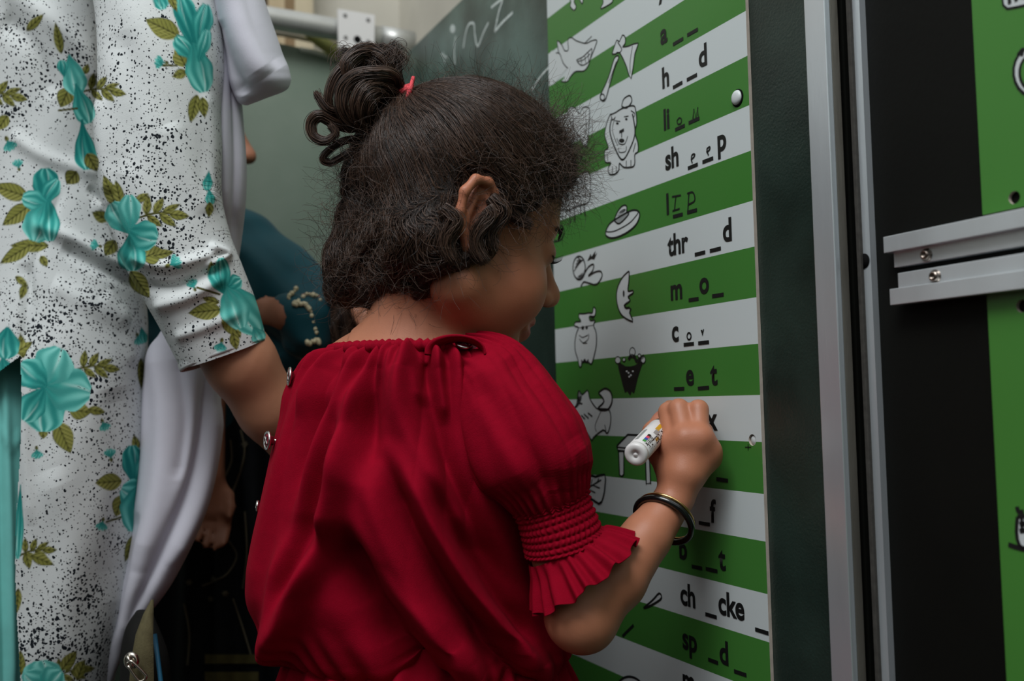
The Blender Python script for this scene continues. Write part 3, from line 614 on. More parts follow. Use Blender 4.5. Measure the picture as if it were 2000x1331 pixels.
k = Ink(C7, CT, dr); k.shape([(320, 1340), (345, 1318), (375, 1312), (410, 1328), (425, 1360), (330, 1370)], 1.8, 3); k.done('mouse_drawing', chart)
k = Ink(C7, CT, .0008); k.line([(862, 335), (888, 335)], 1, 1); k.line([(875, 322), (875, 348)], 1, 1); k.done('registration_cross', chart)

# ------------------------------------------------------------------ the second display to the right
pan = thing('display_board', 'black display board with green picture sheets beyond the aluminium edge', 'board', tuple(WX(-0.3, 0.3)))
PO = -0.022
SP = lambda x, off=PO, y=700: float(WS(x, y, off)[0])
wall_box('black_panel', SP(1640), SP(2500), 0.30, 1.50, PO-0.012, PO, M_black, pan)
holed_panel('front_strip', SP(1689, PO+.006), SP(1709, PO+.006), 0.30, 1.50, PO, PO+0.006, [], M_alu, M_alu, pan, 'narrow aluminium strip with a round notch')
wall_box('rubber_seal', SP(1681.5, PO+.009), SP(1689, PO+.009), 0.30, 1.50, PO, PO+0.009, mat('grey_rubber', srgb(62, 60, 56), 0.7, 0.3, var=0.3, vscale=200), pan, 0.0006)
q = WS(1689, 510, PO+.006); lathe('notch', WX(float(q[0])-.001, float(q[1]), PO+.006), out, [(.0058, -.001), (.0058, .0006), (.0001, .0006)], M_hole, pan, label='dark round notch')
h_a = float(WS(1925, 421, PO)[1]); h_b = float(WS(1942, 560, PO)[1]); gs = float(WS(1925, 415, PO)[0])
def hp(px, py): a = WS(px, py, PO+.003); return (float(a[0]), float(a[1]), 0.0042)
holed_panel('green_sheet', gs, gs+0.36, h_a, 1.45, PO+.0003, PO+.003, [hp(1981, 386)], M_green, M_edge, pan)
holed_panel('green_sheet', gs, gs+0.36, 0.32, h_b, PO+.0003, PO+.003, [hp(1996, 598)], M_green, M_edge, pan)
k = Ink(CP, PO+.003, .0012)
k.shape([(1958, -8), (1960, 10), (1968, 17), (1985, 14), (2040, 2), (2080, -10), (2080, -60), (1960, -45)], 1.2, 1); k.done('word_label', pan, label='white rounded label')
text_mesh('label_word', 'ne', 1969, 7, .018, M_ink, pan, CP, PO+.0033)
k = Ink(CP, PO+.003, .0016); k.fill([(2018+38*math.cos(t), 140+48*math.sin(t)) for t in np.linspace(0, 6.28, 26)[:-1]], 0, 1); k.ring((2018, 140), 38, 48, 1.2)
k.fill([(2020+28*math.cos(t), 142+36*math.sin(t)) for t in np.linspace(0, 6.28, 26)[:-1]], 2, 1, .0003); k.ring((2020, 142), 28, 36, 1.2); k.line([(1988, 108), (1998, 96), (1996, 110)], 1.4)
k.done('ring_drawing', pan, (M_white, M_ink, M_green))
k = Ink(CP, PO+.003, .0016); k.shape([(1988, 1010), (2010, 1008), (2040, 1005), (2060, 1070), (2010, 1072), (1992, 1066), (1986, 1040)], 1.6, 2); k.line([(1987, 990), (1990, 1000), (2000, 1000)], 1.8); k.line([(1970, 1064), (1988, 1070), (2004, 1074)], 2.0); k.line([(1992, 1025), (2010, 1022)], 2, 1); k.line([(1992, 1038), (2010, 1036)], 2, 1)
for a in (1996, 2004): k.line([(a, 1012), (a+1, 1036)], 1.4, 1)
k.done('ship_drawing', pan)
def rail(yy, label, lip_top):
    """aluminium rail of two stepped flanges on the black panel; yy = pixel heights at its left end"""
    y0, y1, y2 = yy; x0 = 1727 if lip_top else 1738
    ro = thing('metal_rail', label, 'rail', tuple(WX(SP(1750), 0.85, PO)))
    hA, hB, hC = (float(WS(x0+6, y, PO+.010)[1]) for y in (y0, y1, y2)); sa = float(WS(x0, (y0+y2)/2, PO+.012)[0])
    if lip_top:
        wall_box('outer_flange', sa, sa+.5, hB, hA, PO+.004, PO+.0125, M_alu, ro, .0005); wall_box('inner_flange', sa+.003, sa+.5, hC, hB+.004, PO+.0002, PO+.006, M_alu, ro, .0005); hb = (hB+hC)/2-.0003; bo = PO+.006
    else:
        wall_box('outer_flange', sa, sa+.5, hC, hB, PO+.004, PO+.0125, M_alu, ro, .0005); wall_box('inner_flange', sa+.005, sa+.5, hB-.004, hA, PO+.0002, PO+.009, M_alu, ro, .0005); hb = (hA+hB)/2-.001; bo = PO+.009
    return ro, hb, bo
def bolt(px, py, off, ro):
    a = WS(px, py, off+.002); c = WX(float(a[0]), float(a[1]), off)
    b = lathe('bolt', c, out, [(.0047, -.0001), (.0047, .0006), (.0040, .0008), (.0040, .0012), (.0037, .0024), (.0028, .0033), (.0019, .0036), (.0018, .0014), (.0001, .0013)], M_bolt, ro, 24, 'button head bolt with hex socket')
ro, hb, bo = rail((463, 495, 524), 'upper of two parallel aluminium rails on the black board', True); bolt(1806, 498, bo, ro)
ro, hb, bo = rail((535, 565, 597), 'lower of two parallel aluminium rails on the black board', False); bolt(1823, 540, bo, ro)

# ------------------------------------------------------------------ the end of the yard (out of focus)
eb = thing('end_board', 'blank grey green board closing the far end of the yard', 'board', tuple(CC*np.array([1, 1, 0])+WD*_bd))
bm = bmesh.new()
tl, tr = BP(np.array(430.), np.array(60.)), BP(np.array(760.), np.array(132.))
x0, x1 = (tl-CC)@WN - .9, (tr-CC)@WN + .02; c0 = CC*np.array([1, 1, 0])+WD*_bd
h1, h0 = tr[2]-.002, 0.0; hl = tl[2]
pts = [(x0, 0.02), (x1, 0.02), (x1, tr[2]), ((tl-CC)@WN, hl), (x0, hl)]
V = [c0+WN*a+UP*b for a, b in pts]+[c0+WN*a+UP*b+WD*.012 for a, b in pts]; n = len(pts)
mesh_np('board_face', np.array(V), [tuple(range(n)), tuple(range(2*n-1, n-1, -1))]+[(i, (i+1) % n, (i+1) % n+n, i+n) for i in range(n)], M_boardB, eb, False)
cap = np.array([BP(np.array(float(x)), np.array(float(y)), -.01) for x, y in ((420, 44), (560, 62), (660, 84))]); P = tube_np(cap, [.010]*3, 8); grid_obj('cap_moulding', P, mat('cream_moulding', srgb(206, 196, 178), .8), eb)
pr = thing('steel_pipe', 'grey steel pipe crossing above the far green board', 'pipe', tuple(BP(np.array(660.), np.array(52.), .03)))
pp = np.array([BP(np.array(float(x)), np.array(float(y)), .045) for x, y in ((300, -12), (520, 34), (660, 58), (803, 84))]); Pg = tube_np(pp, [.0185]*4, 20); grid_obj('tube', Pg, M_steel, pr)
e1, e0 = pp[3], pp[2]; dv = (e1-e0)/np.linalg.norm(e1-e0)
grid_obj('end_sleeve', tube_np(np.array([e1-dv*.055, e1+dv*.002]), [.0205]*2, 20), M_steel, pr)
bq = [BP(np.array(float(x)), np.array(float(y)), .075) for x, y in ((660, 17), (732, 29), (731, 99), (662, 94))]
V = bq+[v+WD*.006 for v in bq]; pl = mesh_np('mounting_plate', np.array(V), [(0, 1, 2, 3), (7, 6, 5, 4)]+[(i, (i+1) % 4, (i+1) % 4+4, i+4) for i in range(4)], mat('white_enamel_plate', srgb(216, 216, 214), .5), pr, False, None, 'white square plate with screw holes')
grid_obj('plate_bracket', tube_np(np.array([(bq[0]+bq[2])/2+WD*.004, (bq[0]+bq[2])/2+WD*.03]), [.016]*2, 14), M_steel, pr)
for x, y, rr in ((674, 30, .0035), (719, 39, .0035), (675, 73, .0035), (719, 81, .0035), (698, 77, .0062)):
    c = BP(np.array(float(x)), np.array(float(y)), .0755); P = np.array([[c-WD*d+(WN*math.cos(t)+UP*math.sin(t))*q for t in np.linspace(0, 2*math.pi, 14, endpoint=False)] for q, d in ((rr, -.001), (rr, .0006), (rr*.5, .0008))])
    b = grid_obj('screw' if rr < .005 else 'hole', P, M_hole if rr > .005 else mat('dull_screw', srgb(120, 120, 118), .5), None); b.parent = pl
def band(name, pts, wpx, m, off, label, cat, parent=None):
    P = np.array([BP(np.array(float(x)), np.array(float(y)), off) for x, y in pts]); w = wpx*1.75/FPX/2; V = []
    for i in range(len(P)):
        t = P[min(i+1, len(P)-1)]-P[max(i-1, 0)]; t /= np.linalg.norm(t); n_ = np.cross(t, WD); V.append([P[i]+n_*w, P[i]+n_*w-WD*.002, P[i]-n_*w-WD*.002, P[i]-n_*w])
    o = grid_obj(name, np.array(V), m, parent)
    if parent is None: o['label'] = label; o['category'] = cat
    return o
band('yellow_strap', catmull([(600, 58), (622, 78), (650, 98), (694, 120)], 5), 26, mat('faded_yellow_webbing', srgb(196, 200, 120), .8), .012, 'pale yellow strap slanting under the steel pipe', 'strap')
band('paper_tape', catmull([(586, 97), (612, 102), (650, 112)], 5), 9, mat('white_paper_tape', srgb(214, 220, 210), .8), .006, 'white paper tape beside the yellow strap', 'tape')
for i, (xa, xb, c) in enumerate(((500, 524, (70, 58, 44)), (524, 556, (190, 172, 140)), (556, 576, (130, 108, 78)), (576, 612, (196, 184, 156)))):
    q0 = BP(np.array(float(xa)), np.array(40.), -.20); q1 = BP(np.array(float(xb)), np.array(40.), -.20); bm = bmesh.new()
    vs = [bm.verts.new(p*np.array([1, 1, 0])+UP*h+WD*t) for t in (0, .02) for h in (0.0, 2.2) for p in (q0, q1)]
    for q in ((0, 1, 3, 2), (4, 6, 7, 5), (0, 4, 5, 1), (2, 3, 7, 6), (0, 2, 6, 4), (1, 5, 7, 3)): bm.faces.new([vs[j] for j in q])
    o = bm_obj('timber_plank', bm, mat('timber', srgb(*c), .8, var=.1, stretch=(1, 1, .1))); o['category'] = 'plank'; o['group'] = 'upright planks by the far wall'
    o['label'] = ('dark brown upright plank beside the white scarf, leftmost plank', 'tan upright plank next to the dark brown plank', 'narrow mid brown upright plank between two pale planks', 'pale cream upright plank, nearest the plaster wall')[i]
# ================================================================== THE GIRL
M_skin = mat('skin', srgb(178, 124, 96), 0.48, 0.4, var=0.05, vscale=60, bump=0.12, bscale=900, attr='Col', sss=0.06)
M_red = mat('red_cotton', srgb(138, 3, 30), 0.88, 0.08, var=0.08, vscale=120, bump=0.35, bscale=1400)
M_hair = mat('dark_brown_hair', srgb(32, 24, 20), 0.55, 0.3, var=0.3, vscale=60, bump=0.8, bscale=260)
M_strand = mat('hair_strands', srgb(80, 64, 54), 0.38, 0.42)
_n = M_strand.node_tree; _hi = _n.nodes.new('ShaderNodeHairInfo'); _hr = _n.nodes.new('ShaderNodeValToRGB'); _n.links.new(_hi.outputs['Random'], _hr.inputs[0]); _n.links.new(_hr.outputs[0], _n.nodes['Principled BSDF'].inputs['Base Color'])
_hr.color_ramp.elements[0].color = (*srgb(22, 17, 14), 1); _hr.color_ramp.elements[1].color = (*srgb(84, 62, 49), 1); _hr.color_ramp.elements[1].position = .9
M_lash = mat('lash', srgb(18, 13, 12), 0.5, 0.3)
M_silver = mat('silver', srgb(215, 212, 208), 0.22, 0.5, 1.0)
M_gold = mat('gold', srgb(222, 184, 120), 0.22, 0.5, 1.0)
M_blackplastic = mat('black_bangle', srgb(16, 18, 18), 0.15, 0.6, coat=0.4)

girl = thing('person', 'small child in red puff-sleeve blouse writing on the word chart with a marker', 'person', (-0.09, 0.87, 0.0))
HM = head_rot(64, 15, -4.5); HS = 1.10; HO = U(873, 439, 0.87)
xs = axis_fine(-0.25, -0.215, 0.190, 0.22, 0.0015, 0.010)
ys = axis_fine(0.62, 0.70, 1.06, 1.12, 0.0016, 0.010)
zs = axis_fine(-0.02, 0.555, 1.11, 1.13, 0.0015, 0.011)
gf = Field(xs, ys, zs)
HL = add_head(gf, HO, HM, HS)
sh_r, el_r, wr_r = U(985, 812, .822), U(1132, 1196, .795), U(1318, 972, .842)
sh_l = U(662, 790, .915)
nb = U(812, 700, .868)
# neck and shoulders
gf.cone(HL(0, -.012, -.040), U(824, 700, .868), .040, .040, .008)
gf.cone(HL(0, -.004, -.055), U(834, 690, .87), .035, .038, .008)
gf.cone(U(808, 705, .872), U(698, 748, .90), .036, .032, .035)
gf.cone(U(698, 748, .90), sh_l, .032, .034, .03)
gf.cone(U(835, 715, .872), U(930, 768, .840), .032, .031, .02)
gf.cone(U(930, 768, .840), sh_r, .031, .032, .01)
gf.ell(U(800, 850, .87), (.088, .072, .10), .03)
gf.ell(U(800, 1050, .87), (.066, .054, .12), .03)
gf.ell(U(815, 1290, .87), (.058, .045, .09), .03)
bx, by = -0.084, .885
for sx in (-1, 1):
    hipx = bx + sx*.045
    gf.chain([(hipx, by-sx*.02, .55), (hipx+.004, by-sx*.022, .30), (hipx, by-sx*.022-.006, .055)], [.042, .038, .028], .012)
    gf.cone((hipx, by-sx*.022-.012, .030), (hipx+.05, by-sx*.022+.085, .020), .028, .022, .015)
gf.chain([sh_r, U(1072, 980, .80), U(1105, 1090, .797), el_r], [.033, .026, .0235, .027], .015)
gf.chain([el_r, U(1200, 1130, .805), U(1262, 1050, .823), wr_r], [.0275, .0262, .0205, .0160], .004)
gf.ell(U(1140, 1218, .795), (.024, .024, .022), .015)
# right hand: fist around the marker, seen from the back of the hand
mc = [U(1316, 868, .850), U(1339, 858, .843), U(1366, 857, .843), U(1382, 880, .847)]
fg = [[U(1306, 806, .872), U(1310, 800, .898), U(1318, 806, .914)],
      [U(1326, 800, .862), U(1325, 803, .884), U(1324, 824, .902)],
      [U(1364, 801, .858), U(1364, 806, .880), U(1356, 828, .892)],
      [U(1374, 842, .862), U(1372, 842, .878), U(1364, 858, .882)]]
th = [U(1312, 930, .850), U(1290, 884, .868), U(1277, 846, .882), U(1290, 820, .898)]
gf.chain([wr_r, U(1335, 925, .842), U(1345, 880, .845)], [.0160, .0165, .0135], .004)
gf.cone(U(1335, 930, .846), U(1384, 895, .850), .0150, .0115, .008)
add_hand(gf, U(1326, 952, .842), mc, fg, th, .0085, .006, .0125, .005)
# left arm, held forward and out of sight
el_l, wr_l = U(672, 1010, .955), U(775, 1000, 1.05)
gf.chain([sh_l, el_l, wr_l], [.033, .027, .018], .01)
relaxed_hand(gf, wr_l, wr_l-el_l, (0, 0, 1), (1, .4, 0), .075)
V, Q = gf.mesh(2)
# skin tone: lips, warm cheeks, knuckles, eyelids
loc = (V-HO)@HM/HS
col = np.tile(np.array(srgb(178, 117, 88)), (len(V), 1))
def tint(c, r, rgb, w, P=loc):
    global col
    d = np.linalg.norm((P-np.array(c))/np.array(r), axis=1); a = (w*np.exp(-d**2))[:, None]; col = col*(1-a)+np.array(srgb(*rgb))*a
tint((.036, .050, -.040), (.024, .03, .026), (188, 96, 70), .55)
for sx in (-1, 1):
    tint((sx*.076, -.01, 0), (.012, .03, .035), (176, 104, 78), .5); tint((sx*.030, .083, -.004), (.018, .012, .006), (96, 62, 50), .6)
tint((0, .1, -.032), (.012, .01, .012), (190, 118, 92), .5)
tint((0, .090, -.0585), (.019, .012, .0075), (168, 72, 74), .9); tint((0, .090, -.065), (.015, .012, .005), (172, 76, 78), .8)
for m_ in mc: tint(m_, (.009, .009, .009), (176, 100, 78), .5, V)
tint(fg[0][2], (.012, .012, .012), (190, 110, 98), .7, V); tint(th[3], (.012, .012, .012), (190, 118, 104), .7, V)
body = mesh_np('body', V, Q, M_skin, girl, True, {'Col': col})
del gf
# ---- hair cap (implicit) and strands
hf = Field(np.arange(-.25, .10, .0026), np.arange(.70, 1.04, .0026), np.arange(.80, 1.14, .0026))
R_ = lambda px: px*.86/FPX
hf.ell(HL(0, .001, .036), np.array([.076, .078, .079])*HS, .01, HM)
hf.ell(HL(0, .030, .046), np.array([.064, .064, .060])*HS, .03, HM)
hf.ell(HL(.050, .020, .018), np.array([.024, .034, .040])*HS, .015, HM)     # temple hair, side
hf.ell(HL(.056, .021, -.004), np.array([.013, .011, .027])*HS, .010, HM)    # sideburn
hf.ell(HL(-.050, .020, .018), np.array([.024, .034, .040])*HS, .015, HM)
for x, y, r, z in ((716, 430, 60, .89), (730, 505, 72, .885), (790, 490, 86, .86), (838, 455, 78, .82), (690, 540, 46, .895), (760, 540, 52, .87), (815, 525, 56, .845), (868, 488, 40, .805), (742, 350, 66, .88), (682, 500, 34, .90), (880, 545, 22, .83), (852, 535, 40, .84)):
    hf.cone(U(x, y, z), U(x+1, y, z), R_(r), R_(r), .022)
def facecut(P):
    q = (P-HO)@HM/HS
    g = .66*(q[..., 1]-.036)-.75*(q[..., 2]-.020) - .004*np.sin(q[..., 1]*240)-.003*np.sin(q[..., 2]*330+1)
    a = np.minimum(g, q[..., 1]-.0085-.004*np.sin(q[..., 2]*200))
    return -a*HS
hf.op(facecut, HO-.16, HO+.16, .010, True)
hf.cone(HL(.083, -.013, .016), HL(.080, -.010, -.024), .0190*HS, .0150*HS, .005, True); hf.cone(HL(.083, .000, .014), HL(.080, .002, -.018), .0135*HS, .0120*HS, .005, True)   # the ear stands free
# wavy relief
def wob(P, f, s0):
    r = np.random.default_rng(s0); o = 0
    for _ in range(5):
        k_ = r.normal(size=3)*f; o = o + np.sin(P@k_+r.uniform(0, 6.3))
    return o/5
_pts = hf.pts((slice(None),)*3); low = np.clip((1.02-_pts[..., 2])/.06, 0.12, 1)
hf.F += (wob(_pts, 75, 1)*.0045*low + wob(_pts, 170, 2)*.0022*low).astype(np.float32); del _pts, low
HV, HQ = hf.mesh(1)
# keep what is outside the head only as one crust
hair = mesh_np('hair', HV, HQ, M_hair, girl, True)
TIE = HL(-.004, -.057, .083)
tpx, tpy, tz = PJ(TIE)
print('tie', tpx, tpy, tz)
def vecnoise(P, f, s0):
    r = np.random.default_rng(s0); o = np.zeros_like(P)
    for _ in range(4):
        k_ = r.normal(size=3)*f; d = r.normal(size=3); o = o + np.sin(P@k_+r.uniform(0, 6.3))[..., None]*d
    return o/2
nrm = hf.grad(HV); 
def grow(roots, K, step, lift, curl, seed, stick=1.0, down=None, amp=1.0):
    r = np.random.default_rng(seed); p = roots.copy(); N = len(p); out = [p.copy()]; ph = r.uniform(0, 6.3, N); fq = r.uniform(.5, 1.1, N); lf = lift*r.uniform(.2, 1.8, N)
    for j in range(K-1):
        q = (p-HO)@HM/HS
        up_ = TIE-p; dist = np.linalg.norm(up_, axis=1, keepdims=True); up_ /= dist+1e-9
        dn = np.tile(np.array([-.05, 0, -1.0]), (N, 1)) + .5*HM[:, 1][None]*np.where(q[:, 1:2] > .03, 1, -.2)
        line = q[:, 2:3] - (.012 + .20*np.clip(q[:, 1:2], -.1, .1)) + .012*np.sin(q[:, 1:2]*90)
        w = np.clip(line/.024+.5, 0, 1)
        d = w*up_*1.0 + (1-w)*dn
        d = d/(np.linalg.norm(d, axis=1, keepdims=True)+1e-9)
        nz = vecnoise(p, 95, 5)*.8 + vecnoise(p, 260, 9)*.35
        d = d + nz*(curl*(1-w)+.10*amp*curl*w)
        g = hf.grad(p); side = np.cross(g, d); side /= np.linalg.norm(side, axis=1, keepdims=True)+1e-9
        d = d + side*(np.sin(ph+fq*j)*(.75*(1-w[:, 0])*curl+.10*w[:, 0]))[:, None]
        d -= g*(d*g).sum(1, keepdims=True)*.85*stick
        d /= np.linalg.norm(d, axis=1, keepdims=True)+1e-9
        st = np.minimum(step, dist[:, 0]*.6*w[:, 0]+step*(1-w[:, 0]))
        p = p + d*st[:, None]
        s_ = hf.sample(p); p = p - g*((s_-lf*(.4+.6*j/K))*stick*.8)[:, None]
        out.append(p.copy())
    return np.stack(out, 1)
ql = (HV-HO)@HM/HS
cand = np.where((nrm@np.array([0, -1, .15]) > -.45) & (HV[:, 2] > .84))[0]
def roots(n, seed, sel=None):
    r = np.random.default_rng(seed); c = cand if sel is None else cand[sel[cand]]
    i = r.choice(c, n, replace=n > len(c)); return HV[i]+nrm[i]*.0005
taper = lambda K, r0, r1=.35: r0*np.linspace(1, r1, K)
upper = ql[:, 2] > .0; lower = ql[:, 2] < .05; front = (ql[:, 1] > .02)
G = []
G.append((grow(roots(7000, 11, upper), 20, .0068, .0022, .40, 1), taper(20, .00034)))
G.append((grow(roots(5200, 12, lower), 18, .0050, .0042, 1.2, 2), taper(18, .00030)))
G.append((grow(roots(2600, 13, front & upper), 14, .0040, .0035, 1.5, 3), taper(14, .00024)))
def fly(root_i, K, step, out_, curl, seed):
    r = np.random.default_rng(seed); p = HV[root_i].copy(); n = nrm[root_i]; N = len(p); t = r.normal(size=(N, 3)); t -= n*(t*n).sum(1, keepdims=True); t /= np.linalg.norm(t, axis=1, keepdims=True)
    d = t + n*out_*r.uniform(.3, 1.6, N)[:, None]; ax_ = r.normal(size=(N, 3)); ax_ /= np.linalg.norm(ax_, axis=1, keepdims=True); om = r.normal(0, curl, N)[:, None]; P_ = [p.copy()]
    for j in range(K-1):
        d = d + np.cross(ax_, d)*om + r.normal(0, .10, (N, 3)); d /= np.linalg.norm(d, axis=1, keepdims=True); p = p + d*step*r.uniform(.8, 1.2, (N, 1))
        s_ = hf.sample(p); g_ = hf.grad(p); p = p + g_*np.clip(.001-s_, 0, None)[:, None]; P_.append(p.copy())
    return np.stack(P_, 1)
def pick(n, seed, sel):
    r = np.random.default_rng(seed); c_ = cand[sel[cand]]; return r.choice(c_, n)
G.append((fly(pick(1000, 31, upper), 14, .0034, .45, .22, 1), taper(14, .00011, .6)))
G.append((fly(pick(1000, 32, front & upper), 16, .0030, .9, .34, 2), taper(16, .00011, .6)))
G.append((fly(pick(900, 33, (ql[:, 1] > .05) & upper), 18, .0030, 1.3, .40, 3), taper(18, .00011, .6)))
G.append((fly(pick(1700, 34, lower), 15, .0032, .55, .32, 4), taper(15, .00013, .6)))
G.append((grow(roots(1500, 16, (np.abs(ql[:, 1]-.012) < .035) & (ql[:, 0] > .04) & (ql[:, 2] < .03)), 12, .0038, .0028, 1.2, 8), taper(12, .00030)))
# ---- the tied-up curls
def clump(pts, rw, n, K, seed, rad=.00030, spread=.6, curl=.0):
    """strands inside a curved lock given by pixel points (x, y, z) and lock radius in px"""
    C = np.array(catmull([np.array(p, float) for p in pts], 8)); A = U(C[:, 0], C[:, 1], C[:, 2]); t = np.linspace(0, len(A)-1, K); A = np.stack([np.interp(t, np.arange(len(A)), A[:, j]) for j in range(3)], 1)
    r = np.random.default_rng(seed); T = np.gradient(A, axis=0); T /= np.linalg.norm(T, axis=1, keepdims=True); b = np.cross(T, (CC-A)/np.linalg.norm(CC-A, axis=1, keepdims=True)); b /= np.linalg.norm(b, axis=1, keepdims=True); nn = np.cross(b, T)
    th_ = r.uniform(0, 6.3, n); rr = np.sqrt(r.uniform(0, 1, n)); prof = np.sin(np.linspace(.12, 1, K)**.7*math.pi*.93+.12)*.8+.2
    w = rw*.87/FPX*prof; tw = r.uniform(-2.2, 2.2, n)[:, None]*np.linspace(0, 1, K)[None]
    a = th_[:, None]+tw; off = rr[:, None]*w[None]*(1+spread*r.normal(size=n)[:, None]*np.linspace(0, .5, K)[None])
    sh = r.normal(0, .0018*spread, (n, 1, 3))*np.linspace(0, 1, K)[None, :, None]
    return A[None]+off[..., None]*(np.cos(a)[..., None]*b[None]+np.sin(a)[..., None]*nn[None])+sh, taper(K, rad, .5), (A, w)
zt = float(tz)
locks = [([(782, 192, zt), (765, 140, zt), (725, 118, zt-.01), (688, 122, zt-.015), (655, 150, zt-.02), (641, 195, zt-.02), (652, 228, zt-.015)], 9),
         ([(782, 192, zt), (756, 128, zt-.01), (728, 104, zt-.01), (700, 106, zt-.015), (680, 128, zt-.02), (690, 150, zt-.02), (735, 160, zt-.025), (765, 165, zt-.02)], 17),
         ([(780, 190, zt), (768, 150, zt-.02), (730, 146, zt-.03), (695, 152, zt-.03), (672, 175, zt-.03), (668, 210, zt-.03), (684, 238, zt-.025), (712, 240, zt-.02)], 15),
         ([(780, 195, zt), (740, 178, zt-.02), (716, 186, zt-.03), (706, 215, zt-.03), (716, 245, zt-.02), (745, 250, zt-.015)], 26),
         ([(778, 200, zt), (735, 205, zt-.01), (700, 230, zt-.01), (668, 222, zt-.015), (640, 214, zt-.02), (622, 190, zt-.02), (618, 182, zt-.02)], 8),
         ([(770, 205, zt), (725, 230, zt-.01), (690, 248, zt-.01), (655, 240, zt-.015), (625, 226, zt-.02), (608, 240, zt-.02), (612, 266, zt-.02), (636, 276, zt-.02), (655, 262, zt-.02), (645, 246, zt-.02)], 11),
         ([(775, 210, zt), (740, 245, zt), (705, 268, zt-.005), (668, 276, zt-.01), (640, 296, zt-.012), (630, 312, zt-.012), (648, 318, zt-.01), (680, 300, zt-.008), (715, 278, zt)], 6),
         ([(778, 205, zt), (745, 225, zt-.01), (720, 262, zt), (700, 300, zt+.01), (690, 340, zt+.01), (672, 380, zt+.01)], 22),
         ([(778, 205, zt), (755, 240, zt), (728, 280, zt), (715, 330, zt), (705, 380, zt)], 24),
         ([(786, 188, zt), (774, 150, zt-.005), (770, 118, zt-.005), (748, 100, zt-.008), (722, 98, zt-.01)], 12)]
lk = []
for i, (p, rw) in enumerate(locks):
    S_, r_, (A, w) = clump(p, rw, int(150+rw*16), 22, 100+i); G.append((S_, r_)); lk.append(tube_np(A, np.maximum(w*.72, .0006), 8))
for i in range(44):
    a = rng.uniform(0, 6.28); L = rng.uniform(30, 75); bx0, by0 = rng.uniform(690, 775), rng.uniform(108, 135)
    p = [(bx0, by0, zt-.01), (bx0+.4*L*math.cos(a), by0-.25*L-5, zt-.01), (bx0+.6*L*math.cos(a), by0-.15*L, zt-.01), (bx0+.5*L*math.cos(a+.9), by0+.1*L, zt-.01)]
    S_, r_, _w = clump(p, 6, 26, 12, 300+i, .00020, 2.5); G.append((S_, r_))
# mop locks over the nape and behind the ear
for i, (x, y, z, L, a) in enumerate([(684, 470, .90, 95, 1.7), (690, 440, .885, 110, 1.7), (720, 460, .86, 110, 1.5), (755, 450, .845, 115, 1.45), (790, 440, .82, 105, 1.3), (830, 400, .80, 120, 1.25), (868, 400, .785, 100, 1.35), (672, 530, .91, 55, 1.9), (700, 520, .88, 70, 1.4), (800, 500, .83, 70, 1.1), (845, 480, .81, 70, .9), (760, 520, .86, 70, 1.6), (965, 380, .80, 95, 1.5), (945, 400, .795, 100, 1.6), (990, 360, .815, 80, 1.2)]):
    p = []
    for t in np.linspace(0, 1, 7): p.append((x+L*t*math.cos(a)+14*math.sin(t*6+i), y+L*t*math.sin(a)+6*math.cos(t*6+i), z-.004))
    S_, r_, _w = clump(p, 15, 260, 18, 500+i, .00027, 1.2); G.append((S_, r_))
join_grids('tied_curls', lk, M_hair, hair)
hair_curves('strands', G, M_strand, hair, 'fine flyaway strands')['kind'] = 'stuff'
# hair tie
tie = []
c = TIE; ax = (U(740, 130, zt)-c); ax /= np.linalg.norm(ax); e1 = np.cross(ax, [0, 1, 0]); e1 /= np.linalg.norm(e1); e2 = np.cross(ax, e1)
for kx in range(5): tie.append(tube_np(np.array([c+ax*(.002+.0016*kx)+(e1*math.cos(t)+e2*math.sin(t))*(.0120+.0014*math.sin(3*t+kx)) for t in np.linspace(0, 2*math.pi, 20)[:-1]]), .0016, 6, True))
tie.append(tube_np(U([tpx-2, tpx+3, tpx+9, tpx+14], [tpy+4, tpy-8, tpy-28, tpy-48], [zt-.024, zt-.027, zt-.026, zt-.022]), [.0021, .0021, .0020, .0016], 6)); tie.append(tube_np(U([tpx-6, tpx+4, tpx+13, tpx+20], [tpy+2, tpy+5, tpy+1, tpy-7], [zt-.027]*4), .0019, 6))
join_grids('hair_tie', tie, mat('coral_elastic', srgb(226, 84, 92), .7, .2), girl, label='coral pink elastic hair tie')
# eyelashes and brow
EL = []
for sx in (-1, 1):
    n = 34; t = np.linspace(-1, 1, n)
    base = np.array([HL(sx*(.031+.0135*a), .0815-.0035*a*a+ (-.003*a if True else 0), -.0055-.0025*(1-a*a)) for a in t])
    P = np.stack([base + (HM@np.array([sx*.10, .9, -.35]))*HS*(.0085*u) + (HM@np.array([0, 0, 1.0]))*HS*(.006*u*u) + (HM@np.array([sx, 0, 0]))*HS*(.003*u*t[:, None]) for u in np.linspace(0, 1, 6)], 1); EL.append((P, taper(6, .00018, .3)))
    lid = np.array([HL(sx*(.031+.0145*a), .0825-.0040*a*a-.003*a, -.0050-.0022*(1-a*a)) for a in np.linspace(-1, 1, 12)]); EL.append((lid[None], np.full(12, .0005)))
hair_curves('eyelashes', EL, M_lash, girl)
BR = []
for sx in (-1, 1):
    n = 160; r = np.random.default_rng(40); t = r.uniform(0, 1, n); v = r.uniform(-1, 1, n)
    b = np.array([HL(sx*(.014+.034*a), .0905-.020*a**1.7, .0155+.007*a-.010*a*a+.0025*c_*(1-.6*a)) for a, c_ in zip(t, v)])
    P = np.stack([b+(HM@np.array([sx*.8, -.30, .30]))*HS*.0075*u for u in np.linspace(0, 1, 4)], 1); BR.append((P, taper(4, .00022, .4)))
hair_curves('eyebrows', BR, M_lash, girl)
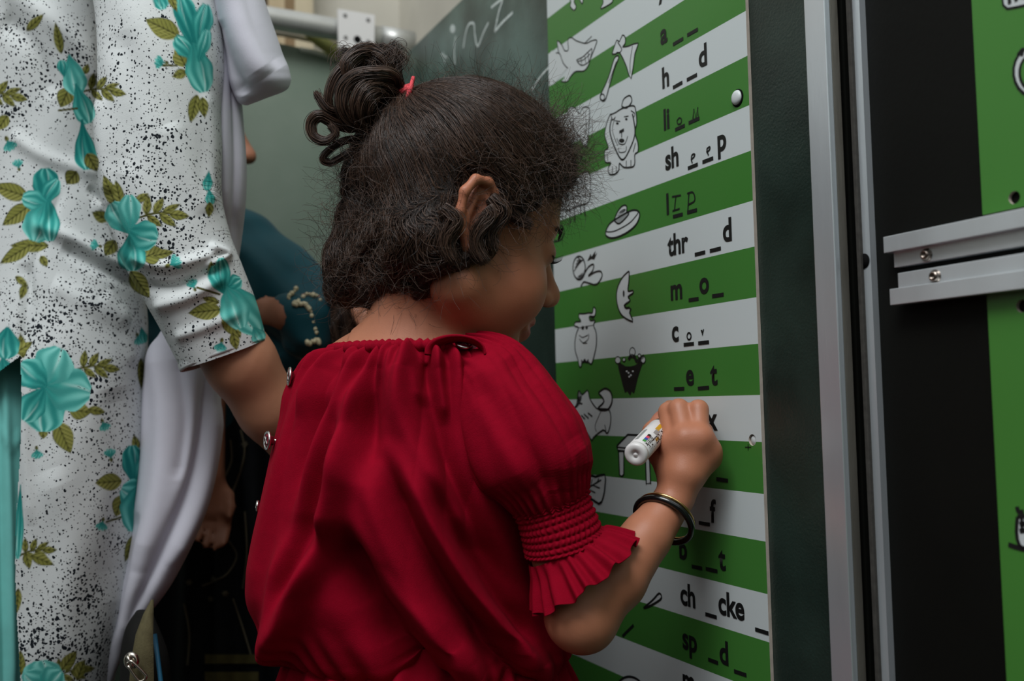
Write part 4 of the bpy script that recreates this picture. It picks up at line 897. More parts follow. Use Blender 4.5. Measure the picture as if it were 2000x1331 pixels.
# ---- red blouse
M_red2 = mat('red_button', srgb(120, 10, 36), .4, .4)
rows = [(676, 668, 962, .862, .060), (684, 648, 990, .862, .070), (700, 613, 1028, .862, .080), (730, 583, 1052, .864, .088), (765, 562, 1066, .866, .094), (820, 550, 1074, .868, .098), (880, 534, 1076, .868, .102), (950, 519, 1072, .868, .105),
        (1050, 501, 1066, .868, .103), (1120, 488, 1072, .868, .096), (1160, 482, 1080, .868, .092), (1200, 490, 1092, .868, .086), (1235, 510, 1104, .868, .083), (1262, 530, 1112, .868, .079), (1284, 552, 1108, .868, .074), (1300, 580, 1085, .868, .066)]
P, px, py, ang = loft(rows, 420, 420, 80)
N = grid_normals(P)
B = [([(640, 660), (622, 712), (567, 876), (519, 1047), (490, 1220)], 24, .0045), ([(715, 640), (692, 700), (641, 834), (588, 967), (556, 1100), (525, 1330)], 25, .0075), ([(745, 640), (733, 700), (698, 780), (680, 876), (640, 1015), (566, 1181), (530, 1330)], 27, .0105),
     ([(740, 640), (722, 740), (716, 850), (716, 962), (760, 1060), (850, 1180)], 32, -.0085), ([(680, 650), (655, 740), (600, 900), (550, 1100)], 18, -.0055), ([(715, 650), (668, 780), (632, 910), (590, 1030), (535, 1250)], 18, -.0050),
     ([(770, 650), (775, 740), (800, 840), (855, 930), (940, 1060)], 36, .0060), ([(690, 820), (712, 930), (738, 1015), (802, 1117), (870, 1200), (960, 1340)], 42, .0135), ([(770, 840), (826, 970), (870, 1047), (930, 1135), (1000, 1215), (1090, 1340)], 34, .0110),
     ([(750, 860), (800, 980), (860, 1080), (935, 1190), (1030, 1340)], 30, -.0085), ([(630, 980), (680, 1080), (735, 1170), (800, 1250), (880, 1380)], 55, -.0150), ([(825, 650), (840, 760), (870, 880), (930, 1000), (1020, 1160)], 26, -.0065),
     ([(840, 900), (900, 1020), (975, 1130), (1070, 1280)], 34, -.0080), ([(800, 650), (806, 720), (830, 800)], 16, .003), ([(860, 650), (858, 730), (870, 830)], 14, .003)]
dsp = 2.05*vfolds(px, py, [(p_, w_*.80, a_) for p_, w_, a_ in B])
front = np.clip(np.sin(ang)*3+.6, 0, 1)[None]
t_n = np.clip((py-676)/95, 0, 1); g_n = np.sin(ang*46+1.6*np.sin(ang*7)+.8*np.sin(ang*17))
dsp = dsp*(.25+.75*front) + g_n*.0030*np.exp(-((py-676)/75)**2) +   .0032*np.sin(ang*35+1.8*np.sin(ang*6))*np.exp(-((py-676)/110)**2) + .0060*(np.abs(np.sin(ang*9.5+1.2*np.sin(ang*5)))-.6)*np.exp(-((py-690)/230)**2)
dsp *= np.clip((py-670)/34, .25, 1); dsp += np.sin(ang*34+2*np.sin(ang*5))*.0022*np.clip((py-1190)/80, 0, 1)
P = P + N*dsp[..., None]
blouse = grid_obj('blouse', P, M_red, girl)
# elastic neckline: a frilled ring
ring = []
for t in np.linspace(0, 2*math.pi, 260, endpoint=False):
    z = .862-.071*math.sin(t); x = 819+171*math.cos(t); y = 785+(684-785)*.862/z - 2*math.cos(t); ring.append(U(x, y, z))
ring = np.array(ring); tt = np.linspace(0, 2*math.pi, 260, endpoint=False)
P = tube_np(ring, .0050+.0011*np.sin(tt*64+2*np.sin(tt*9)), 10, True); grid_obj('neckline_elastic', P, M_red, girl, True, False)
# shoulder tab: a loop of cloth standing up at the neckline, with a button inside
tab = []
for t in np.linspace(0, 1, 26):
    a = math.pi*t; row = []
    for s_ in np.linspace(0, 1, 9): row.append(U(889-(60-15*s_)*math.cos(a)+7*s_, 691-(38-11*s_)*max(math.sin(a), 0)**.8+3*s_, .780+.010*s_-.004*math.sin(math.pi*s_)))
    tab.append(row)
T_ = np.array(tab); Tn = T_+np.array([0, .0015, -.0012]); P = np.concatenate([T_, Tn[:, ::-1]], 1); grid_obj('shoulder_tab', P, M_red, girl, True, False)
fl = [];
for t in np.linspace(0, 1, 14): fl.append(U([855+84*t]*8, np.linspace(680-18*math.sin(math.pi*t), 694, 8), [.7935]*8))
grid_obj('tab_lining', np.array(fl), mat('dark_red_lining', srgb(70, 8, 22), .8), girl, False, False)
def button(px, py, z, r, axis, parent):
    c = U(px, py, z); b = lathe('button', c, axis, [(r*.5, -.004), (r*.55, -.0005), (r, -.0002), (r*1.05, .0010), (r*.96, .0020), (r*.82, .0018), (r*.78, .0010), (.0002, .0009)], M_silver, parent, 26, 'silver rimmed button')
    ax = Vector(axis).normalized(); u = ax.orthogonal().normalized(); v = ax.cross(u); cc = Vector(c)
    P = np.array([[cc+ax*h+(u*math.cos(t)+v*math.sin(t))*q for t in np.linspace(0, 2*math.pi, 20, endpoint=False)] for q, h in ((r*.8, .0008), (r*.78, .0013), (r*.3, .0017), (.0002, .0018))]); grid_obj('button_face', P, M_red2, b)
    K_ = [tube_np(np.array([cc+ax*.0019+d*r*.55*s_ for s_ in np.linspace(-1, 1, 5)]), .0007, 5) for d in (u, v)]; join_grids('button_cross', K_, M_silver, b)
    grid_obj('button_shank', tube_np(np.array([cc-ax*.0035, cc-ax*.0125]), [.0016, .0016], 8), M_silver, b)
button(567, 736, .850, .0080, (-.93, -.34, .10), girl); button(524, 861, .850, .0080, (-.86, -.50, .06), girl); button(505, 989, .865, .0048, (-.97, -.2, .05), girl)
button(905, 673, .792, .0068, (.25, -.55, .80), girl)
# puff sleeve with smocked band
path = [(905, 697, .835, 46), (955, 740, .815, 94), (989, 802, .800, 110), (1022, 866, .794, 122), (1046, 908, .792, 116), (1064, 948, .792, 90), (1077, 984, .794, 75), (1092, 1028, .794, 76), (1104, 1068, .795, 80)]
P, px, py, u, a = limb(path, 300, 260, .92)
N = grid_normals(P)
SF = [([(945, 690), (1000, 760), (1050, 810), (1090, 870), (1108, 960)], 30, .0055), ([(915, 700), (945, 790), (985, 860), (1030, 960)], 26, .0045), ([(990, 700), (1060, 780), (1130, 880)], 24, -.0045),
      ([(930, 740), (980, 830), (1040, 900), (1075, 960)], 20, -.0040), ([(1040, 720), (1110, 830), (1150, 920)], 20, .003)]
dsp = folds_disp(px, py, SF)*np.clip(np.sin(a)*3+.6, .2, 1) + .0017*(np.abs(np.sin(a*8+1.9*np.sin(a*3)+3.2*u))-.6)*np.clip(1.2-u*1.2, 0, 1)
gat = np.sin(a*30+1.2*np.sin(a*5+1))
dsp += gat*(.0036*np.exp(-((u)/.10)**2) + .0018*np.exp(-((u-.68)/.10)**2))
sm = np.clip((u-.70)/.05, 0, 1)
rowp = (u-.70)/.30*9.0
dsp += sm*(.0013*np.abs(np.sin(rowp*math.pi))*(1+.7*np.sin(a*42+.8*np.sin(rowp*2.1)+1.1*np.sin(a*7)+.9*rowp))-.0008)
P = P + N*dsp[..., None]
sleeve = grid_obj('puff_sleeve', P, M_red, girl)
# ruffle at the cuff
R0, R1 = (1104, 1066, .795, 80), (1143, 1124, .795, 124)
P, px, py, u, a = limb([R0, (1112, 1080, .795, 88), (1128, 1103, .795, 108), R1], 60, 300, .85, 8); N = grid_normals(P)
T_ = (P[-1]-P[0]).mean(0); T_ /= np.linalg.norm(T_)
rf = np.sin(a*22+1.5*np.sin(a*4)+.5*np.sin(a*9))
P = P + N*(rf*.0030*u**.8)[..., None] + T_*(.0022*np.sin(a*11+1)*u)[..., None]
inn = P[::-1] - N[::-1]*.0011; P2 = np.concatenate([P, inn]); grid_obj('sleeve_ruffle', P2, M_red, girl, True, False)
# seam line where the sleeve is set in
sm_pts = [(884, 700, .793), (892, 760, .783), (900, 830, .780), (905, 900, .782), (925, 970, .785)]
# skirt below the gathered waist
rows = [(1240, 600, 1070, .868, .052), (1272, 572, 1094, .868, .058), (1300, 558, 1106, .868, .070), (1331, 548, 1120, .868, .092), (1450, 520, 1150, .868, .125), (1650, 470, 1200, .868, .150), (1900, 420, 1250, .868, .175)]
P, px, py, ang = loft(rows, 160, 300, 120); N = grid_normals(P); tk = np.clip((py-1230)/300, 0, 1)
P = P + N*(np.sin(ang*30+1.4*np.sin(ang*6))*(.0018+.0075*tk))[..., None]
grid_obj('skirt', P, M_red, girl, True, False)
# bangles on the writing wrist
wa = U(1250, 1072, .821); wb = U(1318, 972, .842); ax = wb-wa; ax /= np.linalg.norm(ax)
def bangle(name, px, py, z, R_, r, m, tilt, label):
    c = U(px, py, z); a2 = ax+np.array(tilt); a2 /= np.linalg.norm(a2); e1 = np.cross(a2, [0, 1, 0]); e1 /= np.linalg.norm(e1); e2 = np.cross(a2, e1)
    P = tube_np(np.array([c+(e1*math.cos(t)+e2*math.sin(t))*R_ for t in np.linspace(0, 2*math.pi, 56, endpoint=False)]), r, 12, True); return grid_obj(name, P, m, girl, True, False, None, label)
bangle('bangle', 1296, 1017, .835, .0248, .0029, M_blackplastic, (0, .42, 0), 'thick glossy black bangle')
bangle('bangle', 1300, 1009, .8355, .0249, .0011, M_gold, (0, .42, 0), 'thin gold bangle')
# ---- marker pen in her fist
ca, tipp = U(1241, 889, .812), WP(1323, 802, CT+.001)
pen = thing('marker_pen', 'white whiteboard marker gripped in the child\'s right hand', 'marker', tuple(ca))
pa = (tipp-ca); PL = np.linalg.norm(pa); pa /= PL
M_pen = mat('white_pen_plastic', srgb(222, 220, 218), .35, .5)
def pent(name, prof, m, label=None): return lathe(name, ca, pa, prof, m, pen, 40, label)
rp = .0098
pent('barrel', [(.0088, .0045), (rp, .005), (rp, .070), (rp*.9, .073)], M_pen)
pent('end_plug', [(.0002, -.0004), (.0016, -.0002), (.0018, .0004), (.0028, .0005), (.0034, -.0006), (.0080, -.0008), (.0094, .0004), (.0100, .0024), (.0098, .0048)], M_pen, 'round white end plug')
pent('collar', [(rp*.92, .0715), (rp*.92, .076), (rp*.6, .080), (.0050, .090), (.0046, .098)], M_ink, 'black collar')
pent('nib', [(.0022, .097), (.0022, PL-.003), (.0012, PL)], M_ink, 'black felt nib')
eu = CC-ca; eu -= pa*(eu@pa); eu /= np.linalg.norm(eu); ev = np.cross(pa, eu)
def patch(name, L0, L1, a0, a1, rgb, lift=.00008):
    A = np.linspace(a0, a1, 6); P = np.array([[ca+pa*l+(eu*math.cos(t)+ev*math.sin(t))*(rp+lift) for t in A] for l in np.linspace(L0, L1, 4)]); return grid_obj(name, P, mat('pen_print', srgb(*rgb), .4), pen, False, False)
sg = 1 if (ev@CR) < 0 else -1     # towards the upper left of the barrel
D = math.radians
for i, c in enumerate(((70, 150, 70), (50, 80, 170), (220, 70, 100), (20, 20, 20))): patch('colour_block', .010+.0048*i, .0148+.0048*i, sg*D(8), sg*D(24), c)
patch('grey_panel', .012, .040, sg*D(48), sg*D(66), (150, 152, 150)); patch('grey_block', .036, .048, sg*D(-12), sg*D(12), (150, 150, 148)); patch('yellow_block', .045, .060, sg*D(-2), sg*D(18), (206, 160, 30)); patch('yellow_block', .029, .037, sg*D(-32), sg*D(-18), (200, 150, 30)); patch('yellow_block', .050, .060, sg*D(-50), sg*D(-34), (190, 146, 40))
def pen_text(txt, l0, ang0, size, m):
    cu = bpy.data.curves.new('t', 'FONT'); cu.body = txt; cu.size = 1; cu.offset = .02; cu.resolution_u = 3; ob = bpy.data.objects.new('t', cu); COL.objects.link(ob); dg = bpy.context.evaluated_depsgraph_get(); me = bpy.data.meshes.new_from_object(ob.evaluated_get(dg)); bpy.data.objects.remove(ob); bpy.data.curves.remove(cu); me.name = 'pen_lettering'
    for v in me.vertices:
        th_ = sg*(ang0+v.co.y*size/rp); v.co = Vector(ca+pa*(l0+v.co.x*size)+(eu*math.cos(th_)+ev*math.sin(th_))*(rp+.0001))
    link(bpy.data.objects.new('pen_lettering', me), m, pen)
pen_text('WHITEBOARD', .008, D(-42), .0078, M_ink); pen_text('MARKER', .008, D(-14), .0052, M_ink)
# ================================================================== THE WOMAN AT THE LEFT
M_cloth = mat('printed_kurta', srgb(200, 206, 206), 0.82, 0.15, bump=0.25, bscale=1500)
_n = M_cloth.node_tree; _b = _n.nodes['Principled BSDF']; L_ = _n.links.new
tc = _n.nodes.new('ShaderNodeTexCoord'); at = _n.nodes.new('ShaderNodeAttribute'); at.attribute_name = 'Col'; ad = _n.nodes.new('ShaderNodeAttribute'); ad.attribute_name = 'dens'
def vor(scale, seed, stretch):
    mp = _n.nodes.new('ShaderNodeMapping'); mp.inputs['Location'].default_value = (seed, seed*.7, seed*.3); mp.inputs['Scale'].default_value = stretch; L_(tc.outputs['Object'], mp.inputs[0])
    wb = _n.nodes.new('ShaderNodeTexNoise'); wb.inputs['Scale'].default_value = 260; L_(mp.outputs[0], wb.inputs['Vector'])
    sb = _n.nodes.new('ShaderNodeVectorMath'); sb.operation = 'MULTIPLY_ADD'; sb.inputs[1].default_value = (.0028,)*3; L_(wb.outputs['Color'], sb.inputs[0]); L_(mp.outputs[0], sb.inputs[2])
    v = _n.nodes.new('ShaderNodeTexVoronoi'); v.inputs['Scale'].default_value = scale; L_(sb.outputs[0], v.inputs['Vector'])
    ns = _n.nodes.new('ShaderNodeTexNoise'); ns.inputs['Scale'].default_value = 26; ns.inputs['Detail'].default_value = 3; L_(mp.outputs[0], ns.inputs['Vector'])
    sc = _n.nodes.new('ShaderNodeSeparateColor'); L_(v.outputs['Color'], sc.inputs[0])
    return v.outputs['Distance'], ns.outputs['Fac'], sc.outputs[0]
def mth(op, a, b=None, c=None):
    x = _n.nodes.new('ShaderNodeMath'); x.operation = op
    for i, v in enumerate((a, b, c)):
        if v is None: continue
        if isinstance(v, (int, float)): x.inputs[i].default_value = v
        else: L_(v, x.inputs[i])
    return x.outputs[0]
sp_ = None
for sc_, sd, st, th0, thd in ((300, 0.0, (1, 1, .8), -.015, .20), (430, 3.7, (1, .8, 1), -.035, .26)):
    d, ns, rnd = vor(sc_, sd, st)
    # threshold grows with the printed density (cluster map) and a little noise; every speck has a size of its own
    th_ = mth('MULTIPLY', mth('ADD', mth('MULTIPLY', ad.outputs['Fac'], thd), mth('MULTIPLY_ADD', ns, .50, .015+th0)), mth('MAXIMUM', mth('MULTIPLY_ADD', rnd, 1.7, -.50), 0.0))
    mk = mth('LESS_THAN', d, th_); sp_ = mk if sp_ is None else mth('MAXIMUM', sp_, mk)
onw = _n.nodes.new('ShaderNodeSeparateColor'); L_(at.outputs['Color'], onw.inputs[0])
white = mth('GREATER_THAN', onw.outputs[0], .36)
mx = _n.nodes.new('ShaderNodeMix'); mx.data_type = 'RGBA'; L_(mth('MULTIPLY', sp_, white), mx.inputs['Factor']); L_(at.outputs['Color'], mx.inputs['A']); mx.inputs['B'].default_value = (*srgb(24, 30, 36), 1); L_(mx.outputs['Result'], _b.inputs['Base Color'])
M_scarf = mat('white_voile', srgb(208, 208, 218), 0.85, 0.15, bump=0.15, bscale=900, var=.03, vscale=20)
M_teal = mat('teal_trousers', srgb(120, 200, 192), 0.8, 0.2, var=.08, vscale=40)
M_skin2 = mat('skin_adult', srgb(170, 120, 92), 0.5, 0.35, var=0.05, vscale=70, bump=0.12, bscale=900, sss=0.1)
WHITE, TEAL_L, TEAL, TEAL_D, LEAF, LEAF_D, LEAF_L = (np.array(srgb(*c)) for c in ((208, 213, 212), (138, 216, 206), (74, 182, 170), (18, 116, 112), (128, 130, 62), (62, 62, 26), (158, 156, 88)))
class Print:
    def __init__(s, px, py): s.x, s.y = px, py; s.c = np.tile(WHITE, px.shape+(1,)); s.d = np.zeros(px.shape)
    def box(s, x0, y0, r): return (np.abs(s.x-x0) < r) & (np.abs(s.y-y0) < r)
    def dens(s, x0, y0, r, a): s.d += a*np.exp(-((s.x-x0)**2+(s.y-y0)**2)/r**2)
    def put(s, m, a, rgb):
        s.c[m] = s.c[m]*(1-a[:, None])+rgb*a[:, None]
    def petal(s, x0, y0, x1, y1, w, dark=0.0, pw=.75, seed=0.0):
        L = math.hypot(x1-x0, y1-y0); m = s.box((x0+x1)/2, (y0+y1)/2, L/2+w+6)
        if not m.any(): return
        X, Y = s.x[m]-x0, s.y[m]-y0; ux, uy = (x1-x0)/L, (y1-y0)/L; u = (X*ux+Y*uy)/L; v = (-X*uy+Y*ux); pw = pw*2.1; w = w*1.12
        wd = w*np.sin(np.clip(u, 0, 1)**pw*math.pi*.94+.03*(1-np.clip(u, 0, 1)))**.62*(1+.05*np.sin(u*14+seed))
        e = np.minimum(wd-np.abs(v), L*np.minimum(u+.02, 1.02-u)*1.0); a = np.clip(e/2.2+.5, 0, 1)
        sv = v/(np.maximum(wd, 1)); st = .5+.5*np.sin(sv*9+seed+2.2*u+np.sin(u*6+seed)); st = st**1.5
        k = np.clip((.25+.75*u)*(.45+.75*st)-dark*.7, 0, 1)[:, None]
        c = TEAL_D*(1-k)+TEAL*k; k2 = np.clip((u-.35)*1.5*st-dark, 0, 1)[:, None]; c = c*(1-k2)+TEAL_L*k2
        hl = (np.exp(-((sv-.35*math.sin(seed*3+1))/.07)**2)*np.clip((u-.3)*2, 0, 1)*(1-dark)*.7)[:, None]; c = c*(1-hl)+np.array(srgb(196, 236, 228))*hl
        s.put(m, a, c)
    def leaf(s, x0, y0, x1, y1, w, dark=0.0):
        L = math.hypot(x1-x0, y1-y0); m = s.box((x0+x1)/2, (y0+y1)/2, L/2+w+6)
        if not m.any(): return
        X, Y = s.x[m]-x0, s.y[m]-y0; ux, uy = (x1-x0)/L, (y1-y0)/L; u = (X*ux+Y*uy)/L; v = (-X*uy+Y*ux)
        wd = w*np.sin(np.clip(u, 0, 1)**.8*math.pi)**.9; a = np.clip((wd-np.abs(v))/2.2+.6, 0, 1)*((u > -.01) & (u < 1.02))
        mid = np.exp(-(v/1.6)**2); vein = .5+.5*np.sin((u*L-np.abs(v)*1.1)*.62); edge = np.clip(1-(wd-np.abs(v))/3.0, 0, 1)
        k = np.clip(.55*vein**3+.75*mid+.6*edge*(v > 0)+dark, 0, 1)[:, None]; k3 = np.clip((v < 0)*.55*(1-vein), 0, 1)[:, None]
        c = (LEAF*(1-k3)+LEAF_L*k3)*(1-k)+LEAF_D*k; s.put(m, a, c)
    def stem(s, pts, w=2.2):
        p = np.array(pts); m = s.box(p[:, 0].mean(), p[:, 1].mean(), max(np.ptp(p[:, 0]), np.ptp(p[:, 1]))/2+12)
        if m.any(): d, _t = seg_dist(s.x[m], s.y[m], catmull(pts, 5)); s.put(m, np.clip((w-d)/1.5+.5, 0, 1), LEAF_D*1.3)
    def small(s, x, y, dx, dy):
        L = math.hypot(dx, dy); ux, uy = dx/L, dy/L; s.leaf(x-ux*L*.55, y-uy*L*.55, x, y, L*.16)
        for a in (-.75, -.25, .25, .75):
            ca_, sa_ = math.cos(a), math.sin(a); s.petal(x-ux*3, y-uy*3, x+(ux*ca_-uy*sa_)*L*.75, y+(uy*ca_+ux*sa_)*L*.75, L*.17, .15, .9, a*5)
        s.dens(x, y, L*.9, .5)
    def spray(s, x, y, sc=1.0, rot=0.0):
        """leafy twig to the right of a flower"""
        c_, s_ = math.cos(rot), math.sin(rot); T = lambda a, b: (x+sc*(a*c_-b*s_), y+sc*(a*s_+b*c_))
        s.stem([T(0, 0), T(35, -6), T(68, -2)]); 
        for a, b, c2, d2, w in ((14, -4, 22, -44, 9), (30, -6, 52, -36, 9), (46, -6, 84, -20, 7), (60, -2, 100, 6, 10), (40, -4, 72, 24, 9), (16, -2, 44, 22, 8)): s.leaf(*T(a, b), *T(c2, d2), w*sc)
        s.dens(x+40*sc*c_, y+40*sc*s_, 55*sc, .45)
SPOTS = [(90, 125, 55, .7), (150, 100, 50, .9), (300, 275, 55, .75), (305, 265, 22, .8), (265, 360, 60, .9), (180, 585, 55, .7), (172, 587, 20, .9), (100, 650, 70, 1.0), (60, 640, 50, .8), (170, 1170, 60, .8), (178, 1168, 22, .9), (100, 1260, 75, 1.1), (60, 1290, 60, .9), (200, 1290, 70, .6), (20, 60, 50, .5), (10, 215, 50, .8), (60, 205, 45, .5), (330, 460, 60, .6), (310, 500, 50, .6), (180, 800, 70, .6), (190, 750, 55, .7), (240, 905, 50, .6), (240, 1030, 50, .6), (400, 330, 50, .45), (360, 60, 60, .5), (395, 655, 50, .5), (350, 420, 50, .6), (140, 1100, 90, .35), (120, 930, 80, .3), (280, 120, 90, .25), (240, 640, 60, .4), (200, 470, 50, .4), (470, 650, 26, .6)]
def paint(pr):
    for q in SPOTS: pr.dens(*q)
    # sleeve flower
    pr.leaf(255, 530, 292, 582, 17); pr.leaf(278, 505, 318, 488, 20, .1); pr.leaf(300, 500, 340, 492, 9); pr.leaf(228, 405, 202, 342, 13); pr.leaf(236, 400, 226, 352, 10); pr.leaf(212, 430, 180, 415, 12, .2); pr.leaf(225, 470, 205, 500, 14, .35)
    pr.spray(272, 425, .98, -.08); pr.leaf(264, 395, 290, 378, 8); pr.petal(255, 455, 258, 528, 26, .1, .8, 1); pr.petal(250, 450, 306, 468, 27, .0, .6, 2); pr.petal(252, 455, 218, 398, 24, -.1, .6, 3); pr.petal(254, 450, 252, 382, 20, -.15, .6, 4); pr.small(190, 480, -18, -4); pr.small(335, 516, 24, -12)
    # upper sleeve flower by the scarf
    pr.leaf(350, 70, 284, 38, 20); pr.leaf(362, 130, 344, 92, 17); pr.leaf(365, 140, 336, 150, 10); pr.stem([(318, 128), (345, 128)]); pr.small(318, 122, -22, -2); pr.leaf(385, 185, 372, 240, 12); pr.leaf(395, 190, 400, 230, 10)
    pr.petal(378, 115, 345, 72, 17, .1, .6, 2); pr.petal(380, 95, 352, -10, 20, .45, .7, 3); pr.petal(385, 100, 402, 10, 18, .25, .7, 5); pr.petal(378, 85, 398, 178, 24, -.05, .6, 1); pr.petal(388, 120, 406, 60, 12, .0, .6, 7); pr.petal(310, -20, 318, 18, 14, .2, .6, 2); pr.leaf(330, -15, 345, 22, 8)
    pr.petal(408, 335, 404, 372, 9, .3); pr.petal(408, 370, 412, 400, 9, .2); pr.leaf(410, 395, 408, 425, 8); pr.dens(408, 372, 40, .4)
    # left of the arm
    pr.spray(165, 178, .82, .02); pr.leaf(120, 105, 108, 44, 9); pr.leaf(135, 172, 118, 210, 17, .2); pr.leaf(165, 145, 172, 125, 7); pr.petal(135, 108, 152, 185, 21, -.15, .7, 4); pr.petal(148, 165, 172, 240, 19, .05, .8, 1); pr.petal(125, 150, 120, 118, 10, .3); pr.petal(160, 235, 170, 330, 20, .45, .9, 2); pr.leaf(170, 300, 190, 335, 14, .3); pr.leaf(150, 335, 130, 360, 16, .4); pr.stem([(115, 216), (150, 212)])
    pr.spray(-30, 186, .85, .05); pr.leaf(15, 225, -5, 255, 12); pr.small(16, 278, 10, 22); pr.leaf(52, 60, 85, 28, 9)
    # waist flower, left
    pr.leaf(55, 385, -15, 362, 17); pr.leaf(60, 400, 5, 440, 17); pr.leaf(95, 480, 20, 480, 13); pr.leaf(60, 478, 0, 515, 14); pr.leaf(80, 500, 92, 522, 8); pr.small(36, 325, -4, -18); pr.petal(92, 395, 88, 330, 24, .5, .6, 2); pr.petal(80, 400, 112, 352, 16, .25, .6, 5); pr.petal(95, 400, 45, 385, 18, .0, .6, 1); pr.petal(90, 398, 68, 470, 30, -.1, .6, 3); pr.petal(95, 390, 98, 470, 18, .05, .6, 6); pr.leaf(50, 555, 40, 585, 8); pr.leaf(30, 540, 55, 560, 7)
    # big hip flower
    pr.spray(150, 722, .85, -.05); pr.leaf(135, 800, 178, 806, 18); pr.leaf(172, 800, 206, 806, 9); pr.leaf(112, 825, 138, 886, 20); pr.leaf(85, 838, 84, 858, 9); pr.leaf(45, 700, 40, 652, 10); pr.leaf(30, 690, 64, 668, 9)
    pr.petal(90, 755, 85, 842, 36, .0, .6, 2); pr.petal(88, 752, 175, 768, 40, -.1, .5, 3); pr.petal(88, 750, 118, 682, 36, -.2, .5, 4); pr.petal(90, 755, 40, 712, 28, .1, .6, 5); pr.petal(85, 760, 45, 820, 24, .15, .6, 1); pr.small(202, 828, 8, 18); pr.small(72, 882, 2, 20); pr.petal(15, 640, 10, 700, 24, .25, .6, 2); pr.petal(5, 700, 20, 760, 20, .1, .6, 3)
    # right hip flower
    pr.leaf(238, 940, 186, 944, 17); pr.leaf(240, 968, 226, 1010, 15); pr.leaf(262, 1045, 244, 1098, 9); pr.leaf(270, 1040, 262, 1075, 8); pr.stem([(208, 1020), (240, 1010)]); pr.leaf(268, 880, 262, 850, 8); pr.leaf(285, 900, 278, 872, 8)
    pr.petal(262, 945, 258, 872, 20, .55, .6, 2); pr.petal(275, 970, 284, 885, 16, .1, .6, 5); pr.petal(282, 975, 238, 955, 26, .05, .5, 3); pr.petal(275, 950, 262, 1038, 30, -.02, .5, 1); pr.petal(283, 960, 285, 1020, 16, .1, .6, 4); pr.small(216, 892, -4, -20); pr.small(200, 1022, -4, 20)
    # cuff flower
    pr.leaf(432, 605, 368, 612, 17); pr.leaf(438, 612, 470, 660, 18); pr.leaf(455, 650, 462, 684, 10); pr.leaf(428, 592, 395, 582, 8); pr.small(378, 560, -8, -18); pr.stem([(385, 562), (428, 575)]); pr.small(432, 672, -4, 22); pr.leaf(415, 540, 412, 510, 8); pr.petal(440, 575, 418, 520, 18, .1, .6, 3); pr.petal(438, 570, 432, 505, 14, .2, .6, 1); pr.petal(445, 560, 505, 650, 30, -.1, .5, 2); pr.petal(445, 565, 470, 640, 26, -.15, .5, 6); pr.petal(445, 560, 470, 545, 14, .1, .6, 4); pr.petal(495, 640, 512, 668, 14, -.1)
    # lower prints
    pr.spray(40, 1085, .72, -.2); pr.leaf(60, 1085, 105, 1104, 11); pr.leaf(50, 1080, 58, 1112, 9); pr.petal(40, 950, 34, 1090, 9, .2); pr.leaf(36, 1150, 32, 1200, 8)
    pr.spray(108, 1325, .8, -.3); pr.leaf(120, 1310, 150, 1272, 12); pr.leaf(40, 1320, 40, 1270, 10); pr.leaf(150, 1330, 165, 1290, 10); pr.petal(85, 1345, 80, 1292, 36, -.2, .5, 2); pr.petal(85, 1345, 50, 1318, 24, -.1, .5, 3); pr.petal(85, 1345, 118, 1312, 24, -.1, .5, 4)
    pr.small(270, 660, 6, 18); pr.leaf(275, 700, 276, 760, 7); pr.petal(276, 640, 282, 670, 8, .3)
wom = thing('person', 'adult in white and teal floral tunic with white scarf at the left edge', 'person', (-0.50, 1.08, 0.0))
# body: one surface (mostly under cloth)
wf = Field(np.arange(-.92, -.02, .0062), np.arange(.82, 1.50, .0062), np.arange(-.02, 1.75, .0062))
wc = lambda y: U(60, y, 1.09)
WM = head_rot(60, 22, 0); WO = U(130, -480, 1.10)
add_head(wf, WO, WM, 1.22); wf.cone(WO+WM@np.array([0, -.03, -.05]), wc(-150), .055, .055, .03)
wf.cone(wc(-130), wc(150), .066, .072, .02); wf.cone(wc(150), wc(420), .072, .070, .02); wf.cone(wc(420), wc(800), .070, .080, .02)
for zz in (1.06, 1.15): wf.chain([U(0, 860, zz), (-.55, zz+.02, .42), (-.56, zz+.03, .09)], [.058, .045, .034], .02); wf.cone((-.56, zz+.03, .04), (-.40, zz+.06, .03), .038, .026, .02)
wsh, wel, wwr = U(285, -90, 1.00), U(402, 590, .960), U(590, 890, 1.015)
wf.chain([wsh, U(312, 200, .97), U(340, 440, .955), wel], [.046, .040, .034, .033], .012); wf.chain([wel, U(470, 708, .968), U(528, 800, .99), wwr], [.033, .0335, .0310, .024], .012)
relaxed_hand(wf, wwr, wwr-wel, (.6, -.2, .6), (.5, .3, -.5), .10)
ls, le, lw = U(120, -80, 1.24), U(260, 520, 1.34), U(330, 800, 1.30)
wf.chain([wc(-120), ls, le, lw], [.06, .050, .038, .024], .03); relaxed_hand(wf, lw, lw-le, (.6, -.2, .3), (-.3, -.8, 0), .10)
V, Q = wf.mesh(2); del wf
mesh_np('body', V, Q, M_skin2, wom)
# kurta trunk
rows = [(-120, -160, 300, 1.09, .085), (0, -190, 250, 1.09, .10), (120, -190, 235, 1.09, .105), (250, -180, 232, 1.09, .10), (360, -170, 238, 1.09, .10), (480, -172, 266, 1.09, .105), (600, -180, 286, 1.09, .115), (700, -186, 290, 1.09, .125), (800, -188, 294, 1.09, .13), (900, -188, 291, 1.09, .132), (1000, -186, 283, 1.09, .13), (1100, -182, 268, 1.09, .128), (1200, -178, 249, 1.09, .125), (1331, -172, 222, 1.09, .12), (1420, -170, 206, 1.09, .118)]
P, px, py, ang = loft(rows, 760, 420, 40)
